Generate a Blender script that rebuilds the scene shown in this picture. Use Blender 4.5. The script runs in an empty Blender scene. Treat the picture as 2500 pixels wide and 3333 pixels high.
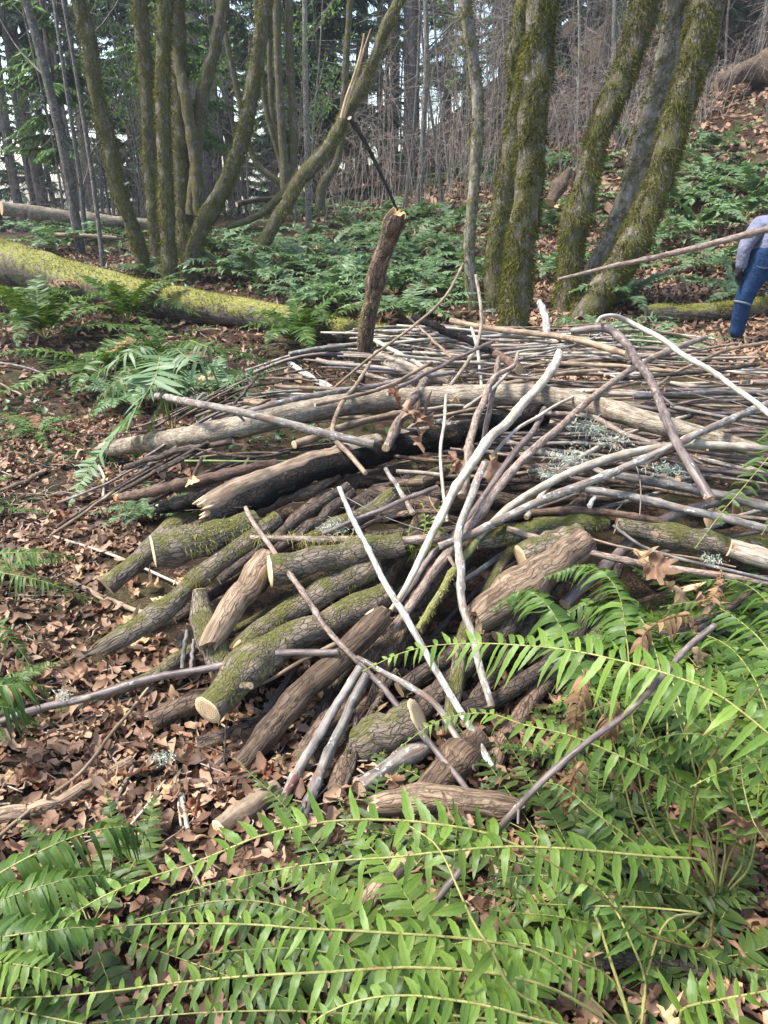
import bpy, math, random
import numpy as np
from mathutils import Vector, Matrix, noise as mnoise

# ------------------------------------------------------------------ scene basics
SC = bpy.context.scene
COL = SC.collection
rng = np.random.default_rng(7)
random.seed(7)
R = math.radians

CAM_Z = 1.65
PITCH = R(23.5)
FPX = 2432.0                       # focal length in photo pixels (2500 x 3333)
cam = bpy.data.cameras.new("camera")
cam.sensor_fit = 'AUTO'
cam.angle = 2 * math.atan(1666.5 / FPX)
cam.clip_start = 0.02
cam.clip_end = 600
cam_o = bpy.data.objects.new("camera", cam)
COL.objects.link(cam_o)
cam_o.location = (0, 0, CAM_Z)
cam_o.rotation_euler = (math.pi / 2 - PITCH, 0, 0)
SC.camera = cam_o

SUN_EL, SUN_AZ = 60.0, -95.0       # azimuth from +Y (away from the viewer), negative = left
world = bpy.data.worlds.new("World")
SC.world = world
world.use_nodes = True
wn = world.node_tree
wn.nodes.clear()
w_out = wn.nodes.new('ShaderNodeOutputWorld')
w_bg = wn.nodes.new('ShaderNodeBackground')
w_sky = wn.nodes.new('ShaderNodeTexSky')
w_sky.sky_type = 'NISHITA'
w_sky.sun_disc = False
w_sky.sun_elevation = R(SUN_EL)
w_sky.sun_rotation = R(SUN_AZ)
w_sky.air_density = 1.0
w_sky.dust_density = 1.6
w_sky.ozone_density = 0.6
w_bg.inputs['Strength'].default_value = 0.15
wn.links.new(w_sky.outputs[0], w_bg.inputs[0])
wn.links.new(w_bg.outputs[0], w_out.inputs[0])

sun = bpy.data.lights.new("sun", 'SUN')
sun.energy = 3.2
sun.angle = R(12)
sun.color = (1.0, 0.965, 0.91)
sun_o = bpy.data.objects.new("sun", sun)
COL.objects.link(sun_o)
sd = Vector((math.sin(R(SUN_AZ)) * math.cos(R(SUN_EL)), math.cos(R(SUN_AZ)) * math.cos(R(SUN_EL)), math.sin(R(SUN_EL))))
sun_o.rotation_euler = sd.to_track_quat('Z', 'Y').to_euler()
sun_o.location = sd * 60

SC.view_settings.view_transform = 'Standard'
SC.view_settings.look = 'None'
SC.view_settings.gamma = 1
SC.view_settings.exposure = 1.75
SC.render.engine = 'CYCLES'
SC.cycles.max_bounces = 6
SC.cycles.transparent_max_bounces = 4
SC.cycles.use_denoising = True

# ------------------------------------------------------------------ terrain and projection
def softplus(v, k=1.0):
    return np.logaddexp(0, np.asarray(v, float) * k) / k

def sstep(a, b, v):
    t = np.clip((np.asarray(v, float) - a) / (b - a), 0, 1)
    return t * t * (3 - 2 * t)

def G(x, y):
    x = np.asarray(x, float); y = np.asarray(y, float)
    yy = np.minimum(y, 45)
    z = 0.064 * softplus(yy - 5.8, 1.2)
    z = z + 0.0175 * softplus(yy - 4, 1.5) * softplus(np.minimum(x, 30) + 0.3, 1.2)
    z = z - 0.16 * softplus(yy - 18.5, 0.7) * sstep(-1.5, -9, x)
    z = z + 0.025 * np.sin(2.3 * x + 0.7 * y + 1) * np.sin(1.9 * y - 0.8 * x) + 0.012 * np.sin(5.1 * x + 2) * np.sin(4.3 * y)
    return z

def M(x, y):                       # top of the brush pile above the ground
    x = np.asarray(x, float); y = np.asarray(y, float)
    return 0.52 * sstep(1.75, 3.0, y) * (1 - sstep(5.7, 6.9, y)) * sstep(-2.0, -0.55, x) * (1 - sstep(3.6, 5.0, x))

CP, SP = math.cos(PITCH), math.sin(PITCH)
def ray(px, py):
    a = (px - 1250) / FPX; b = -(py - 1666.5) / FPX
    d = np.array([a, CP + b * SP, -SP + b * CP])
    return d                        # distance along the view axis = parameter

_T = np.concatenate([np.arange(0.5, 12, 0.02), np.arange(12, 80, 0.15)])
def P(px, py, lift=0.0, pile=True):
    d = ray(px, py)
    q = d[None, :] * _T[:, None]
    z = CAM_Z + q[:, 2]
    s = G(q[:, 0], q[:, 1]) + lift
    if pile: s = s + M(q[:, 0], q[:, 1])
    hit = np.nonzero(z <= s)[0]
    if len(hit) == 0 or hit[0] == 0:
        t = _T[-1] if len(hit) == 0 else _T[0]
    else:
        i = hit[0]
        f0 = z[i - 1] - s[i - 1]; f1 = z[i] - s[i]
        t = _T[i - 1] + (_T[i] - _T[i - 1]) * f0 / (f0 - f1)
    return np.array([d[0] * t, d[1] * t, CAM_Z + d[2] * t])

def PZ(px, py, z):                 # at an absolute height
    d = ray(px, py); t = (z - CAM_Z) / d[2]
    return np.array([d[0] * t, d[1] * t, z])

def PY(px, py, y):                 # at a given distance ahead
    d = ray(px, py); t = y / d[1]
    return np.array([d[0] * t, y, CAM_Z + d[2] * t])

def vdepth(p):                     # depth along the view axis
    return p[1] * CP - (p[2] - CAM_Z) * SP

# ------------------------------------------------------------------ mesh helpers
def mesh_np(name, V, quads=None, tris=None, mats=(), midx=None, attrs=None, smooth=True):
    me = bpy.data.meshes.new(name)
    V = np.asarray(V, np.float32).reshape(-1, 3)
    nq = 0 if quads is None else len(quads); nt = 0 if tris is None else len(tris)
    loops = np.concatenate([np.asarray(quads, np.int32).ravel() if nq else np.zeros(0, np.int32),
                            np.asarray(tris, np.int32).ravel() if nt else np.zeros(0, np.int32)])
    starts = np.concatenate([np.arange(nq) * 4, nq * 4 + np.arange(nt) * 3]).astype(np.int32)
    tot = np.concatenate([np.full(nq, 4), np.full(nt, 3)]).astype(np.int32)
    me.vertices.add(len(V)); me.vertices.foreach_set('co', V.ravel())
    me.loops.add(len(loops)); me.loops.foreach_set('vertex_index', loops)
    me.polygons.add(nq + nt)
    me.polygons.foreach_set('loop_start', starts)
    me.polygons.foreach_set('loop_total', tot)
    for m in mats: me.materials.append(m)
    if midx is not None: me.polygons.foreach_set('material_index', np.asarray(midx, np.int32))
    me.polygons.foreach_set('use_smooth', np.full(nq + nt, smooth, bool))
    if attrs:
        for k, a in attrs.items():
            a = np.asarray(a, np.float32)
            if a.ndim == 2:
                at = me.attributes.new(k, 'FLOAT_VECTOR', 'POINT'); at.data.foreach_set('vector', a.ravel())
            else:
                at = me.attributes.new(k, 'FLOAT', 'POINT'); at.data.foreach_set('value', a)
    me.update(calc_edges=True)
    me.validate()
    return me

class Geo:
    """collects quads / tris with the attributes bc (bark coordinates) and lv (per-leaf value)"""
    def __init__(self):
        self.V = []; self.Q = []; self.T = []; self.QM = []; self.TM = []; self.B = []; self.L = []; self.n = 0
    def add(self, V, Q=None, T=None, qm=0, tm=0, bc=None, lv=None):
        V = np.asarray(V, float).reshape(-1, 3)
        k = len(V)
        self.V.append(V)
        self.B.append(V if bc is None else np.asarray(bc, float).reshape(-1, 3))
        self.L.append(np.zeros(k) if lv is None else np.broadcast_to(np.asarray(lv, float), (k,)))
        if Q is not None and len(Q):
            self.Q.append(np.asarray(Q) + self.n); self.QM.append(np.broadcast_to(np.asarray(qm), (len(Q),)))
        if T is not None and len(T):
            self.T.append(np.asarray(T) + self.n); self.TM.append(np.broadcast_to(np.asarray(tm), (len(T),)))
        self.n += k
    def mesh(self, name, mats, smooth=True):
        Q = np.concatenate(self.Q) if self.Q else None
        T = np.concatenate(self.T) if self.T else None
        mi = np.concatenate((self.QM if self.Q else []) + (self.TM if self.T else []))
        return mesh_np(name, np.concatenate(self.V), Q, T, mats, mi,
                       {'bc': np.concatenate(self.B), 'lv': np.concatenate(self.L)}, smooth)

def obj(name, me, parent=None, label=None, cat=None, group=None, kind=None, loc=None):
    o = bpy.data.objects.new(name, me); COL.objects.link(o)
    if parent is not None: o.parent = parent
    if loc is not None: o.location = loc
    return tag(o, label, cat, group, kind)

def tag(o, label=None, cat=None, group=None, kind=None):
    if label: o['label'] = label
    if cat: o['category'] = cat
    if group: o['group'] = group
    if kind: o['kind'] = kind
    return o

def empty(name, loc, label=None, cat=None, group=None):
    o = bpy.data.objects.new(name, None); COL.objects.link(o)
    o.location = loc; o.empty_display_size = 0.1
    return tag(o, label, cat, group)

KIDS = {}
def kid(parent, child):
    KIDS.setdefault(parent.name, []).append(child)
    child.parent = parent
    return child

def copy_tree(o, parent=None):
    c = o.copy(); COL.objects.link(c)
    if parent is not None:
        c.parent = parent
        KIDS.setdefault(parent.name, []).append(c)
    for ch in KIDS.get(o.name, []): copy_tree(ch, c)
    return c

def spline(pts, step, extra=None):
    """Catmull-Rom through pts, resampled to about `step`; returns points and the 0..1 position of each"""
    pts = np.asarray(pts, float)
    if len(pts) == 2:
        L = np.linalg.norm(pts[1] - pts[0]); n = max(3, int(L / step) + 1)
        t = np.linspace(0, 1, n)
        return pts[0] + (pts[1] - pts[0]) * t[:, None], t
    a = np.vstack([2 * pts[0] - pts[1], pts, 2 * pts[-1] - pts[-2]])
    out = []
    for i in range(1, len(a) - 2):                      # centripetal, so uneven spacing does not overshoot
        p0, p1, p2, p3 = a[i - 1], a[i], a[i + 1], a[i + 2]
        k0 = 0.0; k1 = k0 + max(1e-6, np.linalg.norm(p1 - p0)) ** .5; k2 = k1 + max(1e-6, np.linalg.norm(p2 - p1)) ** .5; k3 = k2 + max(1e-6, np.linalg.norm(p3 - p2)) ** .5
        t = np.linspace(k1, k2, 12, endpoint=False)[:, None]
        A1 = (k1 - t) / (k1 - k0) * p0 + (t - k0) / (k1 - k0) * p1
        A2 = (k2 - t) / (k2 - k1) * p1 + (t - k1) / (k2 - k1) * p2
        A3 = (k3 - t) / (k3 - k2) * p2 + (t - k2) / (k3 - k2) * p3
        B1 = (k2 - t) / (k2 - k0) * A1 + (t - k0) / (k2 - k0) * A2
        B2 = (k3 - t) / (k3 - k1) * A2 + (t - k1) / (k3 - k1) * A3
        out.extend(list((k2 - t) / (k2 - k1) * B1 + (t - k1) / (k2 - k1) * B2))
    out.append(a[-2]); out = np.array(out)
    s = np.concatenate([[0], np.cumsum(np.linalg.norm(np.diff(out, axis=0), axis=1))])
    n = max(4, int(s[-1] / step) + 1)
    q = np.linspace(0, s[-1], n)
    res = np.stack([np.interp(q, s, out[:, k]) for k in range(3)], 1)
    return res, q / s[-1]

def frames(p):
    t = np.gradient(p, axis=0); t /= np.linalg.norm(t, axis=1)[:, None] + 1e-12
    n = np.zeros_like(p)
    ref = np.array([0, 0, 1.0]) if abs(t[0, 2]) < 0.9 else np.array([1.0, 0, 0])
    v = ref - t[0] * (ref @ t[0]); n[0] = v / np.linalg.norm(v)
    for i in range(1, len(p)):
        v = n[i - 1] - t[i] * (n[i - 1] @ t[i]); n[i] = v / (np.linalg.norm(v) + 1e-12)
    return t, n, np.cross(t, n)

def tube(geo, pts, r, ns=10, step=None, bump=0.07, seed=0, cap=(1, 1), jag=(0, 0), knots=0, wob=0.0, lv=0.0, bscale=1.0, slot=0, capslot=1, ringpow=None):
    """r: single, (r0, r1) or a list along pts; jag: how far a broken end is splintered, in radii"""
    pts = np.asarray(pts, float)
    rr = np.atleast_1d(np.asarray(r, float))
    rm = rr.mean()
    if step is None: step = max(rm * 1.6, 0.012)
    p, t01 = spline(pts, step)
    rad = np.interp(t01, np.linspace(0, 1, len(rr)), rr)
    N = len(p)
    L = np.linalg.norm(np.diff(p, axis=0), axis=1); s = np.concatenate([[0], np.cumsum(L)])
    g = np.random.default_rng(seed + 11)
    if wob:
        for k in range(3):
            f = g.uniform(1.0, 3.5) * 2 * np.pi / max(s[-1], 0.1) * 1.2
            w = wob * rm * np.sin(s * f + g.uniform(0, 6.28)) * np.sin(np.pi * t01) ** 0.5
            p[:, k] += w * g.normal(0.7, 0.4)
    for k in range(knots):
        s0 = g.uniform(0.05, 0.95) * s[-1]
        rad = rad * (1 + g.uniform(0.10, 0.28) * np.exp(-((s - s0) / (1.1 * rm)) ** 2))
    t, n, b = frames(p)
    th = np.linspace(0, 2 * np.pi, ns, endpoint=False)
    c, sn = np.cos(th), np.sin(th)
    rmod = np.ones((N, ns))
    if bump:
        o = g.uniform(0, 50)
        f = bscale / max(rm, 1e-4)
        for i in range(N):
            for j in range(ns):
                rmod[i, j] = 1 + bump * 2.0 * mnoise.noise((c[j] * 0.9 + o, sn[j] * 0.9 + o, s[i] * f * 0.45))
    dirs = n[:, None, :] * c[None, :, None] + b[:, None, :] * sn[None, :, None]
    V = p[:, None, :] + dirs * (rad[:, None] * rmod)[:, :, None]
    for e, (idx, sg) in enumerate(((0, -1), (N - 1, 1))):
        if jag[e]:
            w = g.uniform(0, 1, ns) ** 1.5 * jag[e] * rad[idx]
            w += 0.5 * jag[e] * rad[idx] * np.cos(th + g.uniform(0, 6.28))
            V[idx] = p[idx] + dirs[idx] * (rad[idx] * rmod[idx] * g.uniform(0.72, 0.95, ns))[:, None] + sg * t[idx] * w[:, None]
    bc = np.stack([c[None, :] * rad[:, None] + 0 * rmod, sn[None, :] * rad[:, None] + 0 * rmod, np.repeat((s + g.uniform(0, 30))[:, None], ns, 1)], 2)
    i = np.arange(N - 1)[:, None] * ns; j = np.arange(ns)[None, :]; j2 = (j + 1) % ns
    Q = np.stack([i + j, i + j2, i + ns + j2, i + ns + j], 2).reshape(-1, 4)
    geo.add(V, Q, qm=slot, bc=bc, lv=lv)
    for e, (idx, sg) in enumerate(((0, -1), (N - 1, 1))):
        if cap[e]:
            ring = V[idx]
            cen = ring.mean(0) - sg * t[idx] * rad[idx] * (0.35 if jag[e] else 0.0)
            mid = ring * 0.5 + cen * 0.5
            if jag[e]: mid = mid + t[idx] * (g.normal(0, 0.35, ns) * rad[idx])[:, None]
            VV = np.vstack([ring, mid, cen[None]])
            cr = np.stack([c * rad[idx], sn * rad[idx], np.zeros(ns)], 1)
            bb = np.vstack([cr, cr * 0.5, np.zeros((1, 3))])
            jj = np.arange(ns); k2 = (jj + 1) % ns
            if sg > 0:
                qq = np.stack([jj, k2, ns + k2, ns + jj], 1); tt = np.stack([ns + jj, ns + k2, np.full(ns, 2 * ns)], 1)
            else:
                qq = np.stack([k2, jj, ns + jj, ns + k2], 1); tt = np.stack([ns + k2, ns + jj, np.full(ns, 2 * ns)], 1)
            geo.add(VV, qq, tt, qm=capslot, tm=capslot, bc=bb, lv=lv)
    return p, rad, t, n, b

def leaflets(geo, base, d, nrm, L, W, droop, K=6, serr=0.0, fold=0.25, lv=None, wave=0.0, shape='fern', slot=0, g=None, ear=False):
    g = g or rng
    base = np.asarray(base, float).reshape(-1, 3); n = len(base)
    if n == 0: return
    d = np.broadcast_to(np.asarray(d, float), (n, 3)); nrm = np.broadcast_to(np.asarray(nrm, float), (n, 3))
    d = d / (np.linalg.norm(d, axis=1)[:, None] + 1e-9)
    w = np.cross(nrm, d); w /= np.linalg.norm(w, axis=1)[:, None] + 1e-9
    nn = np.cross(d, w)
    L = np.broadcast_to(L, (n,)); W = np.broadcast_to(W, (n,)); droop = np.broadcast_to(droop, (n,))
    u = np.linspace(0, 1, K + 1)
    if shape == 'fern':
        wp = np.minimum(1, 0.55 + 2.2 * u) * (1 - u ** 2.4) + 0.02
        if ear: wp[0] = 0.75
    elif shape == 'blade':
        wp = (1 - u) ** 0.8 + 0.03
    else:
        wp = np.sin(np.pi * np.clip(u * 0.93 + 0.05, 0, 1)) ** 0.7
    if serr: wp = wp * (1 + serr * np.where(np.arange(K + 1) % 2 == 0, -1, 1))
    ctr = base[:, None, :] + d[:, None, :] * (L[:, None] * u)[:, :, None]
    ctr = ctr + np.array([0, 0, -1.0]) * (droop * L)[:, None, None] * (u ** 2)[None, :, None]
    if wave:
        ph = g.uniform(0, 6.28, n); am = g.normal(0, wave, n) * L
        ctr = ctr + nn[:, None, :] * (am[:, None] * np.sin(u[None] * 6 + ph[:, None]))[:, :, None] * u[None, :, None]
        cv = g.normal(0, wave * 1.3, n) * L
        ctr = ctr + w[:, None, :] * (cv[:, None] * u[None] ** 2)[:, :, None]
    tw = g.normal(0, 0.35, n)[:, None] * u[None]
    ww = w[:, None, :] * np.cos(tw)[:, :, None] + nn[:, None, :] * np.sin(tw)[:, :, None]
    hw = 0.5 * W[:, None] * wp[None]
    lft = ctr - ww * hw[:, :, None] + nn[:, None, :] * (hw * fold)[:, :, None]
    rgt = ctr + ww * hw[:, :, None] + nn[:, None, :] * (hw * fold)[:, :, None]
    V = np.stack([lft, ctr, rgt], 2)            # n, K+1, 3, 3
    m = (K + 1) * 3
    o = np.arange(n)[:, None, None] * m
    k = np.arange(K)[None, :, None] * 3
    c = np.arange(2)[None, None, :]
    a = o + k + c
    Q = np.stack([a, a + 1, a + 4, a + 3], 3).reshape(-1, 4)
    lv = g.uniform(0, 1, n) if lv is None else np.broadcast_to(lv, (n,))
    bc = np.stack([np.broadcast_to(np.array([-1.0, 0, 1.0])[None, None, :], (n, K + 1, 3)), np.broadcast_to(u[None, :, None], (n, K + 1, 3)), np.broadcast_to((lv * 37)[:, None, None], (n, K + 1, 3))], 3)
    geo.add(V.reshape(-1, 3), Q, qm=slot, bc=bc.reshape(-1, 3), lv=np.repeat(lv, m))

# ------------------------------------------------------------------ materials
class NT:
    def __init__(s, name):
        s.m = bpy.data.materials.new(name); s.m.use_nodes = True
        s.t = s.m.node_tree; s.t.nodes.clear()
        s.out = s.t.nodes.new('ShaderNodeOutputMaterial')
    def n(s, typ, **k):
        nd = s.t.nodes.new('ShaderNode' + typ)
        for a, v in k.items(): setattr(nd, a, v)
        return nd
    def l(s, a, b): s.t.links.new(a, b)
    def attr(s, name, vec=True):
        a = s.n('Attribute', attribute_name=name)
        return a.outputs['Vector' if vec else 'Fac']
    def mapping(s, vec, scale, loc=(0, 0, 0)):
        m = s.n('Mapping'); s.l(vec, m.inputs['Vector']); m.inputs['Scale'].default_value = scale; m.inputs['Location'].default_value = loc
        return m.outputs[0]
    def noise(s, vec, scale, detail=5, rough=0.6, dist=0.0):
        m = s.n('TexNoise'); s.l(vec, m.inputs['Vector']); m.inputs['Scale'].default_value = scale
        m.inputs['Detail'].default_value = detail; m.inputs['Roughness'].default_value = rough; m.inputs['Distortion'].default_value = dist
        return m.outputs['Fac']
    def ramp(s, fac, stops):
        r = s.n('ValToRGB'); s.l(fac, r.inputs[0]); e = r.color_ramp.elements
        while len(e) < len(stops): e.new(0.5)
        for el, (p, c) in zip(e, stops):
            el.position = p; el.color = (*c, 1) if len(c) == 3 else c
        return r.outputs[0]
    def step(s, fac, a, b):
        m = s.n('MapRange', interpolation_type='SMOOTHSTEP'); s.l(fac, m.inputs['Value'])
        m.inputs['From Min'].default_value = a; m.inputs['From Max'].default_value = b
        return m.outputs[0]
    def mix(s, fac, a, b, mode='MIX'):
        m = s.n('Mix', data_type='RGBA', blend_type=mode)
        for v, k in ((fac, 'Factor'), (a, 'A'), (b, 'B')):
            i = [x for x in m.inputs if x.name == k and (x.type == 'RGBA' or k == 'Factor')][0]
            if isinstance(v, (tuple, list)): i.default_value = (*v, 1) if len(v) == 3 else v
            elif isinstance(v, (int, float)): i.default_value = v
            else: s.l(v, i)
        return [x for x in m.outputs if x.type == 'RGBA'][0]
    def math(s, op, a, b=0.0, clamp=False):
        m = s.n('Math', operation=op, use_clamp=clamp)
        for v, i in ((a, m.inputs[0]), (b, m.inputs[1])):
            if isinstance(v, (int, float)): i.default_value = v
            else: s.l(v, i)
        return m.outputs[0]
    def bump(s, h, strength=0.5, dist=0.01):
        b = s.n('Bump'); s.l(h, b.inputs['Height']); b.inputs['Strength'].default_value = strength; b.inputs['Distance'].default_value = dist
        return b.outputs[0]
    def bsdf(s, col, rough=0.8, spec=0.3, normal=None, trans=None):
        b = s.n('BsdfPrincipled')
        if isinstance(col, (tuple, list)): b.inputs['Base Color'].default_value = (*col, 1)
        else: s.l(col, b.inputs['Base Color'])
        if isinstance(rough, (int, float)): b.inputs['Roughness'].default_value = rough
        else: s.l(rough, b.inputs['Roughness'])
        b.inputs['Specular IOR Level'].default_value = spec
        if normal is not None: s.l(normal, b.inputs['Normal'])
        sh = b.outputs[0]
        if trans:
            tr = s.n('BsdfTranslucent')
            if isinstance(trans[1], (tuple, list)): tr.inputs[0].default_value = (*trans[1], 1)
            else: s.l(trans[1], tr.inputs[0])
            mx = s.n('MixShader'); mx.inputs[0].default_value = trans[0]
            s.l(sh, mx.inputs[1]); s.l(tr.outputs[0], mx.inputs[2]); sh = mx.outputs[0]
        s.l(sh, s.out.inputs[0])
        return s.m
    def vary(s, col, lo=0.75, hi=1.25):
        oi = s.n('ObjectInfo')
        mr = s.n('MapRange'); s.l(oi.outputs['Random'], mr.inputs['Value']); mr.inputs['To Min'].default_value = lo; mr.inputs['To Max'].default_value = hi
        return s.mix(1.0, col, s.comb(mr.outputs[0]), 'MULTIPLY')
    def comb(s, v):
        c = s.n('CombineColor')
        for i in range(3): s.l(v, c.inputs[i])
        return c.outputs[0]

def bark(name, dark, light, patch=None, patch_at=(0.55, 0.62), lichen=0.0, moss=0.0, mosscol=(0.12, 0.13, 0.02), fine=55, along=7, bump=0.6, rough=0.8, spec=0.25, mossall=False, rings=0.35, vary=(0.8, 1.2), lich_col=(0.52, 0.53, 0.47), crack=0.0, tone=0.74):
    if tone != 1.0:
        dark = tuple(c * tone * 0.85 for c in dark); light = tuple(c * tone for c in light); lich_col = tuple(c * (tone * 0.5 + 0.5) * 0.85 for c in lich_col)
        if patch: patch = tuple(c * tone for c in patch)
    k = NT(name)
    bc = k.attr('bc')
    st = k.mapping(bc, (fine, fine, along))
    n1 = k.noise(st, 1.0, 6, 0.65, 0.3)
    n2 = k.noise(bc, 14, 4, 0.6)
    nf = k.noise(k.mapping(bc, (fine * 3.2, fine * 3.2, along * 3.5), (1, 5, 2)), 1.0, 3, 0.6)
    nb = k.noise(k.mapping(bc, (11, 11, 5), (7, 3, 1)), 1.0, 4, 0.65)
    col = k.ramp(k.math('ADD', k.math('MULTIPLY', n1, 0.6), k.math('MULTIPLY', n2, 0.4)), [(0.40, dark), (0.60, light)])
    col = k.mix(k.math('MULTIPLY', k.step(nb, 0.54, 0.66), 0.45), col, dark)
    col = k.mix(k.math('MULTIPLY', k.step(nf, 0.56, 0.66), 0.55), col, tuple(c * 0.55 for c in dark))
    n5 = k.noise(k.mapping(bc, (25, 25, 160), (3, 1, 7)), 1.0, 3, 0.5)      # lenticels / ring scars across the stem
    if rings: col = k.mix(k.math('MULTIPLY', k.step(n5, 0.62, 0.75), rings), col, tuple(c * 0.45 for c in dark))
    if patch:
        n3 = k.noise(k.mapping(bc, (30, 30, 9), (9, 4, 2)), 1.0, 4, 0.6)
        col = k.mix(k.step(n3, *patch_at), col, patch)
    if lichen:
        n4 = k.noise(k.mapping(bc, (45, 45, 30), (5, 2, 3)), 1.0, 5, 0.7)
        col = k.mix(k.step(n4, 0.68 - 0.18 * lichen, 0.74 - 0.16 * lichen), col, lich_col)
    if crack:
        vo = k.n('TexVoronoi', feature='DISTANCE_TO_EDGE'); wv = k.n('VectorMath', operation='ADD')
        nw = k.n('TexNoise'); k.l(bc, nw.inputs['Vector']); nw.inputs['Scale'].default_value = 30
        sc_ = k.n('VectorMath', operation='SCALE'); k.l(nw.outputs['Color'], sc_.inputs[0]); sc_.inputs['Scale'].default_value = 0.9
        k.l(k.mapping(bc, (fine * 0.9, fine * 0.9, along * 1.6)), wv.inputs[0]); k.l(sc_.outputs[0], wv.inputs[1])
        k.l(wv.outputs[0], vo.inputs['Vector']); vo.inputs['Scale'].default_value = 1.0
        ck = k.step(vo.outputs['Distance'], 0.10, 0.0)
        col = k.mix(k.math('MULTIPLY', ck, crack), col, tuple(c * 0.3 for c in dark))
    col = k.vary(col, *vary)
    h = k.math('ADD', k.math('ADD', n1, k.math('MULTIPLY', nf, 0.5)), k.math('MULTIPLY', n2, 0.6))
    if crack: h = k.math('SUBTRACT', h, k.math('MULTIPLY', ck, 0.8))
    if moss:
        geo = k.n('NewGeometry'); sx = k.n('SeparateXYZ'); k.l(geo.outputs['Normal'], sx.inputs[0])
        nm = k.noise(bc, 9, 6, 0.7)
        f = k.math('ADD', nm, k.math('MULTIPLY', sx.outputs[2], 0.0 if mossall else 0.22))
        f = k.math('MULTIPLY', k.step(f, 0.68 - 0.3 * moss, 0.86 - 0.3 * moss), k.step(nf, 0.72, 0.46))
        nmc = k.noise(bc, 60, 4, 0.7)
        mc = k.mix(nmc, tuple(c * 0.45 for c in mosscol), tuple(min(1, c * 1.5) for c in mosscol))
        col = k.mix(f, col, mc)
        h = k.math('ADD', h, k.math('MULTIPLY', f, k.math('ADD', k.math('MULTIPLY', nmc, 1.2), 0.3)))
    return k.bsdf(col, rough, spec, k.bump(h, bump, 0.006))

def wood(name, c1, c2, ring=260):
    k = NT(name); bc = k.attr('bc')
    ln = k.n('VectorMath', operation='LENGTH'); k.l(k.mapping(bc, (1, 1, 0.0)), ln.inputs[0])
    dn = k.noise(bc, 40, 3)
    w = k.math('SINE', k.math('ADD', k.math('MULTIPLY', ln.outputs['Value'], ring * 3.0), k.math('MULTIPLY', dn, 5.0)))
    n1 = k.noise(k.mapping(bc, (25, 160, 25)), 1.0, 4)
    f = k.math('ADD', k.math('MULTIPLY', w, 0.14), n1)
    col = k.vary(k.ramp(f, [(0.3, c1), (0.7, c2)]), 0.85, 1.15)
    return k.bsdf(col, 0.75, 0.2, k.bump(n1, 0.35, 0.004))

def leaf_mat(name, stops, rough=0.45, spec=0.4, trans=0.3, tcol=None, vein=0.25, vary=(0.85, 1.15), scale=90, tip=None):
    k = NT(name)
    lv = k.attr('lv', False); bc = k.attr('bc')
    geo = k.n('NewGeometry')
    n1 = k.noise(geo.outputs['Position'], scale, 3)
    f = k.math('ADD', k.math('MULTIPLY', lv, 0.75), k.math('MULTIPLY', n1, 0.25))
    col = k.ramp(f, stops)
    if vein:
        sx = k.n('SeparateXYZ'); k.l(bc, sx.inputs[0])
        ax = k.math('ABSOLUTE', sx.outputs[0])
        col = k.mix(k.math('MULTIPLY', k.step(ax, 0.22, 0.03), vein), col, tuple(c * 0.45 for c in stops[0][1]))
        if tip:
            col = k.mix(k.math('MULTIPLY', k.step(k.math('ADD', sx.outputs[1], k.math('MULTIPLY', lv, 0.35)), 1.05, 1.25), 0.9), col, tip)
    col = k.vary(col, *vary)
    tc = k.mix(1.0, col, tcol, 'MULTIPLY') if tcol else col
    return k.bsdf(col, rough, spec, k.bump(n1, 0.25, 0.003), (trans, tc) if trans else None)

W_PALE = wood('wood_fresh', (0.42, 0.27, 0.13), (0.72, 0.55, 0.34))
W_TAN = wood('wood_weathered', (0.30, 0.20, 0.11), (0.52, 0.38, 0.23))
W_GREY = wood('wood_old', (0.20, 0.145, 0.10), (0.40, 0.31, 0.22))
W_ORANGE = wood('wood_orange', (0.40, 0.19, 0.07), (0.62, 0.36, 0.16))
W_BONE = wood('wood_bone', (0.55, 0.50, 0.42), (0.80, 0.76, 0.68))

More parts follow.
